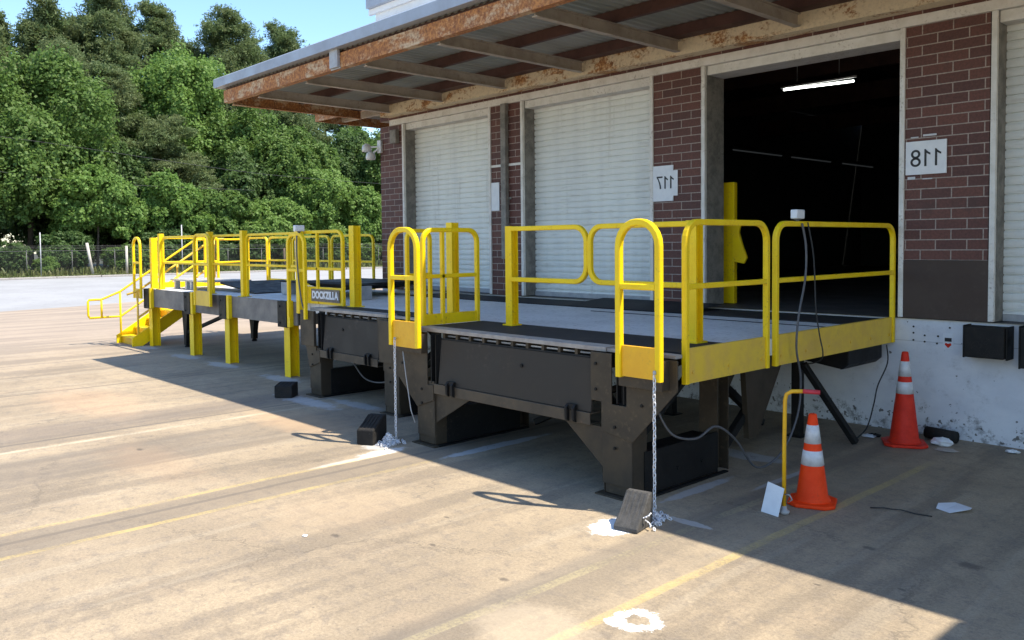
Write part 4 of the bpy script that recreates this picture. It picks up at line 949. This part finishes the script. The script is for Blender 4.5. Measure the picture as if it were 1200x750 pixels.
def tree(name, label, kind, mat, x, y, top, rad, hz, leaf, base=None, cat='tree', group='trees beyond the fence', rot=0):
    """top = height of crown top; rad = crown radius; hz = half height of crown"""
    t = thing(name, label, cat, (x, y, 0), group); cz = top-hz*1.05
    key = (kind, mat, round(leaf/rad, 3), round(hz/rad, 1))
    if key not in MESHES:
        C, N = KINDS[kind]; MESHES[key] = leaf_mesh('crown', C, N, leaf/rad, M[mat], 1, kind.startswith('pine'), (1,1,hz/rad))
    o = bpy.data.objects.new('crown', MESHES[key]); o.parent = t; o.location = (0,0,cz); o.scale = (rad,)*3; o.rotation_euler = (0,0,rot); COL.objects.link(o)
    h = cz+hz*.55
    q = trunk_mesh(h, max(.08, top*.014), int(abs(x*7+y*3)), rad); me_o = q.build('trunk', M['bark'], None); me_o.parent = t
    return t
rr = random.Random(5)
T = [
 ('pine_tree','pine filling the gap between the first two tall pines on the left','pine0','needle',-104,29.5,28.0,4.8,11,.52),
 ('pine_tree','pine filling the gap left of the broad domed pine','pine2','needle',-110,45.0,28.5,4.8,11,.52),
 ('pine_tree','pine in the second row right of the highest pine','pine3','needle',-108,36.5,28.8,4.8,11,.52),
 ('pine_tree','low pine in the second row at the far left edge','pine1','needle',-104,21.0,27.0,5.2,11,.52),
 # name, label, kind, mat, x, y, top, rad, hz, leaf
 ('pine_tree','olive pine at the far left edge behind the big leafy tree','pine0','needle',-98,18,25.5,6.3,11,0.5),
 ('pine_tree','tall pine left of the highest pine, its tip just inside the sky','pine1','needle',-100,25,28.3,6.1,12,0.5),
 ('pine_tree','highest pine, cut off by the top of the photo','pine2','needle',-100,31.5,31.5,6.3,13,0.5),
 ('pine_tree','tall pine between the highest pine and the domed pine','pine3','needle',-105,38.7,31.4,5.8,13,0.52),
 ('pine_tree','broad pine with a domed top left of the canopy tip','pine0','needle',-105,47.5,32.4,7.2,13,0.52),
 ('pine_tree','pine standing directly above the canopy tip, right of the broad domed one','pine1','needle',-110,58,33.2,6.9,13,0.55),
 ('pine_tree','lower pine filling the gap behind the canopy tip','pine2','needle',-108,52.5,29.5,4.7,12,0.52),
 ('pine_tree','slim pine peeping over the grey gutter, last before the roof','pine3','needle',-112,66,31.0,6.3,12,0.52),
 ('pine_tree','brownish pine in front of the highest pine, left of the bright dome','pine3','needle',-86,27,19.5,5.4,9,0.42),
 ('pine_tree','brownish pine in the middle of the wood below the bright dome','pine0','needle',-82,31.0,14.6,5.2,7.0,0.4),
 ('pine_tree','olive pine under the canopy soffit right of the bright low trees','pine1','needle',-88,47.5,18.5,6.1,9,0.42),
 ('pine_tree','narrow olive pine between the two largest leafy trees','pine2','needle',-90,24,22,5.5,10,0.44),
 ('broadleaf_tree','big leafy tree filling the left edge, crown like a rounded wall','broad0','leaf',-80,18.5,19.6,6.4,9.5,.40),
 ('broadleaf_tree','bright domed leafy tree in the middle of the wood','broad1','leaf_bright',-88,34.5,24.0,6.8,9,.42),
 ('broadleaf_tree','leafy tree just left of the canopy tip below the domed pine','broad2','leaf',-84,40,17.8,5.4,8.5,.40),
 ('broadleaf_tree','dense leafy tree directly under the canopy tip','broad3','leaf',-80,43.0,14.5,4.6,7,.38),
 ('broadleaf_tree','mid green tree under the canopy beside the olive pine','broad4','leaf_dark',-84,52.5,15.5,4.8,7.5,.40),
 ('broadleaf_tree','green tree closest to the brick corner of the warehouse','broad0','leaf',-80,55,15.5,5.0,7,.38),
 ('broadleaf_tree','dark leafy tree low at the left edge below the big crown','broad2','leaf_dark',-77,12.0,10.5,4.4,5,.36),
 ('broadleaf_tree','feathery bright tree arching over the leaning pole','broad3','leaf_bright',-75.5,22.4,9.0,3.6,3.6,.34),
 ('broadleaf_tree','bright low tree right of the feathery one, above the stair rails','broad1','leaf_bright',-76,29.0,9.2,3.3,4.2,.34),
 ('broadleaf_tree','small bright tree above the first tall yellow posts','broad4','leaf',-76,33.5,7.6,3.0,3.6,.34),
 ('broadleaf_tree','rounded bright bush tree above the middle yellow rails','broad0','leaf_bright',-75,38.0,6.9,3.4,3.2,.34),
 ('broadleaf_tree','bright tree right of centre, tall behind the white electrical box','broad2','leaf_bright',-77,44.8,10.6,4.0,5,.36),
 ('broadleaf_tree','low pale green tree next to the brick corner','broad3','leaf_bright',-76,49.5,8.3,3.4,4,.34),
 ('broadleaf_tree','leafy tree hidden mostly behind the brick corner','broad4','leaf',-77,57,11.5,4.2,5.4,.36),
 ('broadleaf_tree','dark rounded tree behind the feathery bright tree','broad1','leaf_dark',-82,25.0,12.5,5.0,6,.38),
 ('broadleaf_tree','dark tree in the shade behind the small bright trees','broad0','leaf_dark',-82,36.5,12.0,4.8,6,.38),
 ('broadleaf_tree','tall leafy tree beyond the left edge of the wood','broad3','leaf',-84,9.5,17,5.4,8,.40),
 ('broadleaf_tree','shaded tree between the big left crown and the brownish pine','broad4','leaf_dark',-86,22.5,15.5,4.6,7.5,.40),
 ('broadleaf_tree','leafy tree left of the brick corner in the second row','broad1','leaf',-90,58.5,17.5,5.2,8,.42),
 ('broadleaf_tree','leafy tree glimpsed beyond the brick corner','broad2','leaf_dark',-86,63,18,5.6,8,.40),
]
for i, (nm, lb, kd, mt, x_, y_, tp, rd_, hz, lf) in enumerate(T):
    tree(nm, lb, kd, mt, x_, y_, tp, rd_, hz, lf, rot=rr.uniform(0, 6.28))
# understory along the fence line
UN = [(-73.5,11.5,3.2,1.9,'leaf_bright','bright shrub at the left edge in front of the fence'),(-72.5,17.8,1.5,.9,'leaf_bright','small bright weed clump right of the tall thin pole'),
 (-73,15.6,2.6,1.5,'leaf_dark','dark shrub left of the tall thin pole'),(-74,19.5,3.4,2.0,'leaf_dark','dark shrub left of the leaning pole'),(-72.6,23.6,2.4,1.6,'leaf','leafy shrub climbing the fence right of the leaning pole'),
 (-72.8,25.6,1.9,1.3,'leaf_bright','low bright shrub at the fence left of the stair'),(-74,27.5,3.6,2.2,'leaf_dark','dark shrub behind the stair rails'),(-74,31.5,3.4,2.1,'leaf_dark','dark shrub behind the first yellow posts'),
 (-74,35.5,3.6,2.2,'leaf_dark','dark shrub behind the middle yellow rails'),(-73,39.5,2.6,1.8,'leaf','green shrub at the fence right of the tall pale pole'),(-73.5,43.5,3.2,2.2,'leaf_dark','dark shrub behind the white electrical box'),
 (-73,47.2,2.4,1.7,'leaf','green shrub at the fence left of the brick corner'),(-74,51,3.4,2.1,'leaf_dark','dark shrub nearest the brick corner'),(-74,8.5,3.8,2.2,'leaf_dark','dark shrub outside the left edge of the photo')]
for i, (x_, y_, tp, rd_, mt, lb) in enumerate(UN):
    t = thing('shrub', lb, 'shrub', (x_, y_, 0), 'shrubs along the fence')
    key = ('sh', mt, i % 3)
    if key not in MESHES:
        C, N = KINDS['broad%d' % (i % 3)]; sel = np.arange(0, len(C), 3); MESHES[key] = leaf_mesh('foliage', C[sel], N[sel], .13, M[mt], 3)
    o = bpy.data.objects.new('foliage', MESHES[key]); o.parent = t; o.location = (0,0,tp*.5); o.scale = (rd_, rd_, tp*.55); COL.objects.link(o)
    m = MB(); 
    for k in range(4): a = k*1.6; m.tube([(x_,y_,-.05),(x_+.3*rd_*math.cos(a),y_+.3*rd_*math.sin(a),tp*.6)], .04, 5)
    m.build('stem', M['bark'], t)
# far wood closing the view behind the single trees
C, N = KINDS['broad1']; P = []; Q = []
rr2 = np.random.default_rng(9)
for k in range(26):
    yy = -2+k*3.6; sel = rr2.integers(0, len(C), 3600); P.append(C[sel]*np.array([4.5,4.2,8+2*rr2.random()])+np.array([-116+4*rr2.random(), yy*1.15, 8])); Q.append(N[sel])
me = leaf_mesh('woodland', np.concatenate(P), np.concatenate(Q), .75, M['leaf_dark'], 4); o = bpy.data.objects.new('woodland', me); COL.objects.link(o); struct(o, 'stuff'); o['label'] = 'far dark wood closing the gaps behind the trees'

# ------------------------------------------------------------------ camera, sky, sun
cam = bpy.data.cameras.new('camera'); co = bpy.data.objects.new('camera', cam); COL.objects.link(co); scene.camera = co
rx, ux, fx = Vector((.6804,.7328,-.0096)), Vector((-.0243,.0357,.9991)), Vector((-.7325,.6795,-.0421))
mt = Matrix((rx, ux, -fx)).transposed().to_4x4(); mt.translation = Vector((0,0,2.15)); co.matrix_world = mt
cam.sensor_width = 36; cam.lens = 982.3/1200*36; cam.shift_y = -(375-327.4)/1200; cam.clip_start = .05; cam.clip_end = 1500

sd = Vector((.50,.28,1)).normalized()
sun = bpy.data.lights.new('sun', 'SUN'); sun.energy = 3.9; sun.angle = R(.55); sun.color = (1,.925,.79)
so = bpy.data.objects.new('sun', sun); COL.objects.link(so); so.rotation_euler = sd.to_track_quat('Z', 'Y').to_euler(); so.location = (10,10,30)
w = bpy.data.worlds.new('World'); scene.world = w; w.use_nodes = True; nt = w.node_tree
sky = nt.nodes.new('ShaderNodeTexSky'); sky.sky_type = 'NISHITA'; sky.sun_disc = False
sky.sun_elevation = math.asin(sd.z); sky.sun_rotation = math.atan2(sd.x, sd.y); sky.altitude = 200; sky.air_density = 1.0; sky.dust_density = .6; sky.ozone_density = 1.5
bg = nt.nodes['Background']; hs = nt.nodes.new('ShaderNodeHueSaturation'); hs.inputs['Saturation'].default_value = 1.12; nt.links.new(sky.outputs[0], hs.inputs['Color']); nt.links.new(hs.outputs[0], bg.inputs[0]); bg.inputs[1].default_value = .15
vs = scene.view_settings; vs.view_transform = 'Standard'; vs.look = 'None'; vs.gamma = 1; vs.exposure = 1.12
scene.render.engine = 'CYCLES'
scene.cycles.max_bounces = 6; scene.cycles.transparent_max_bounces = 12
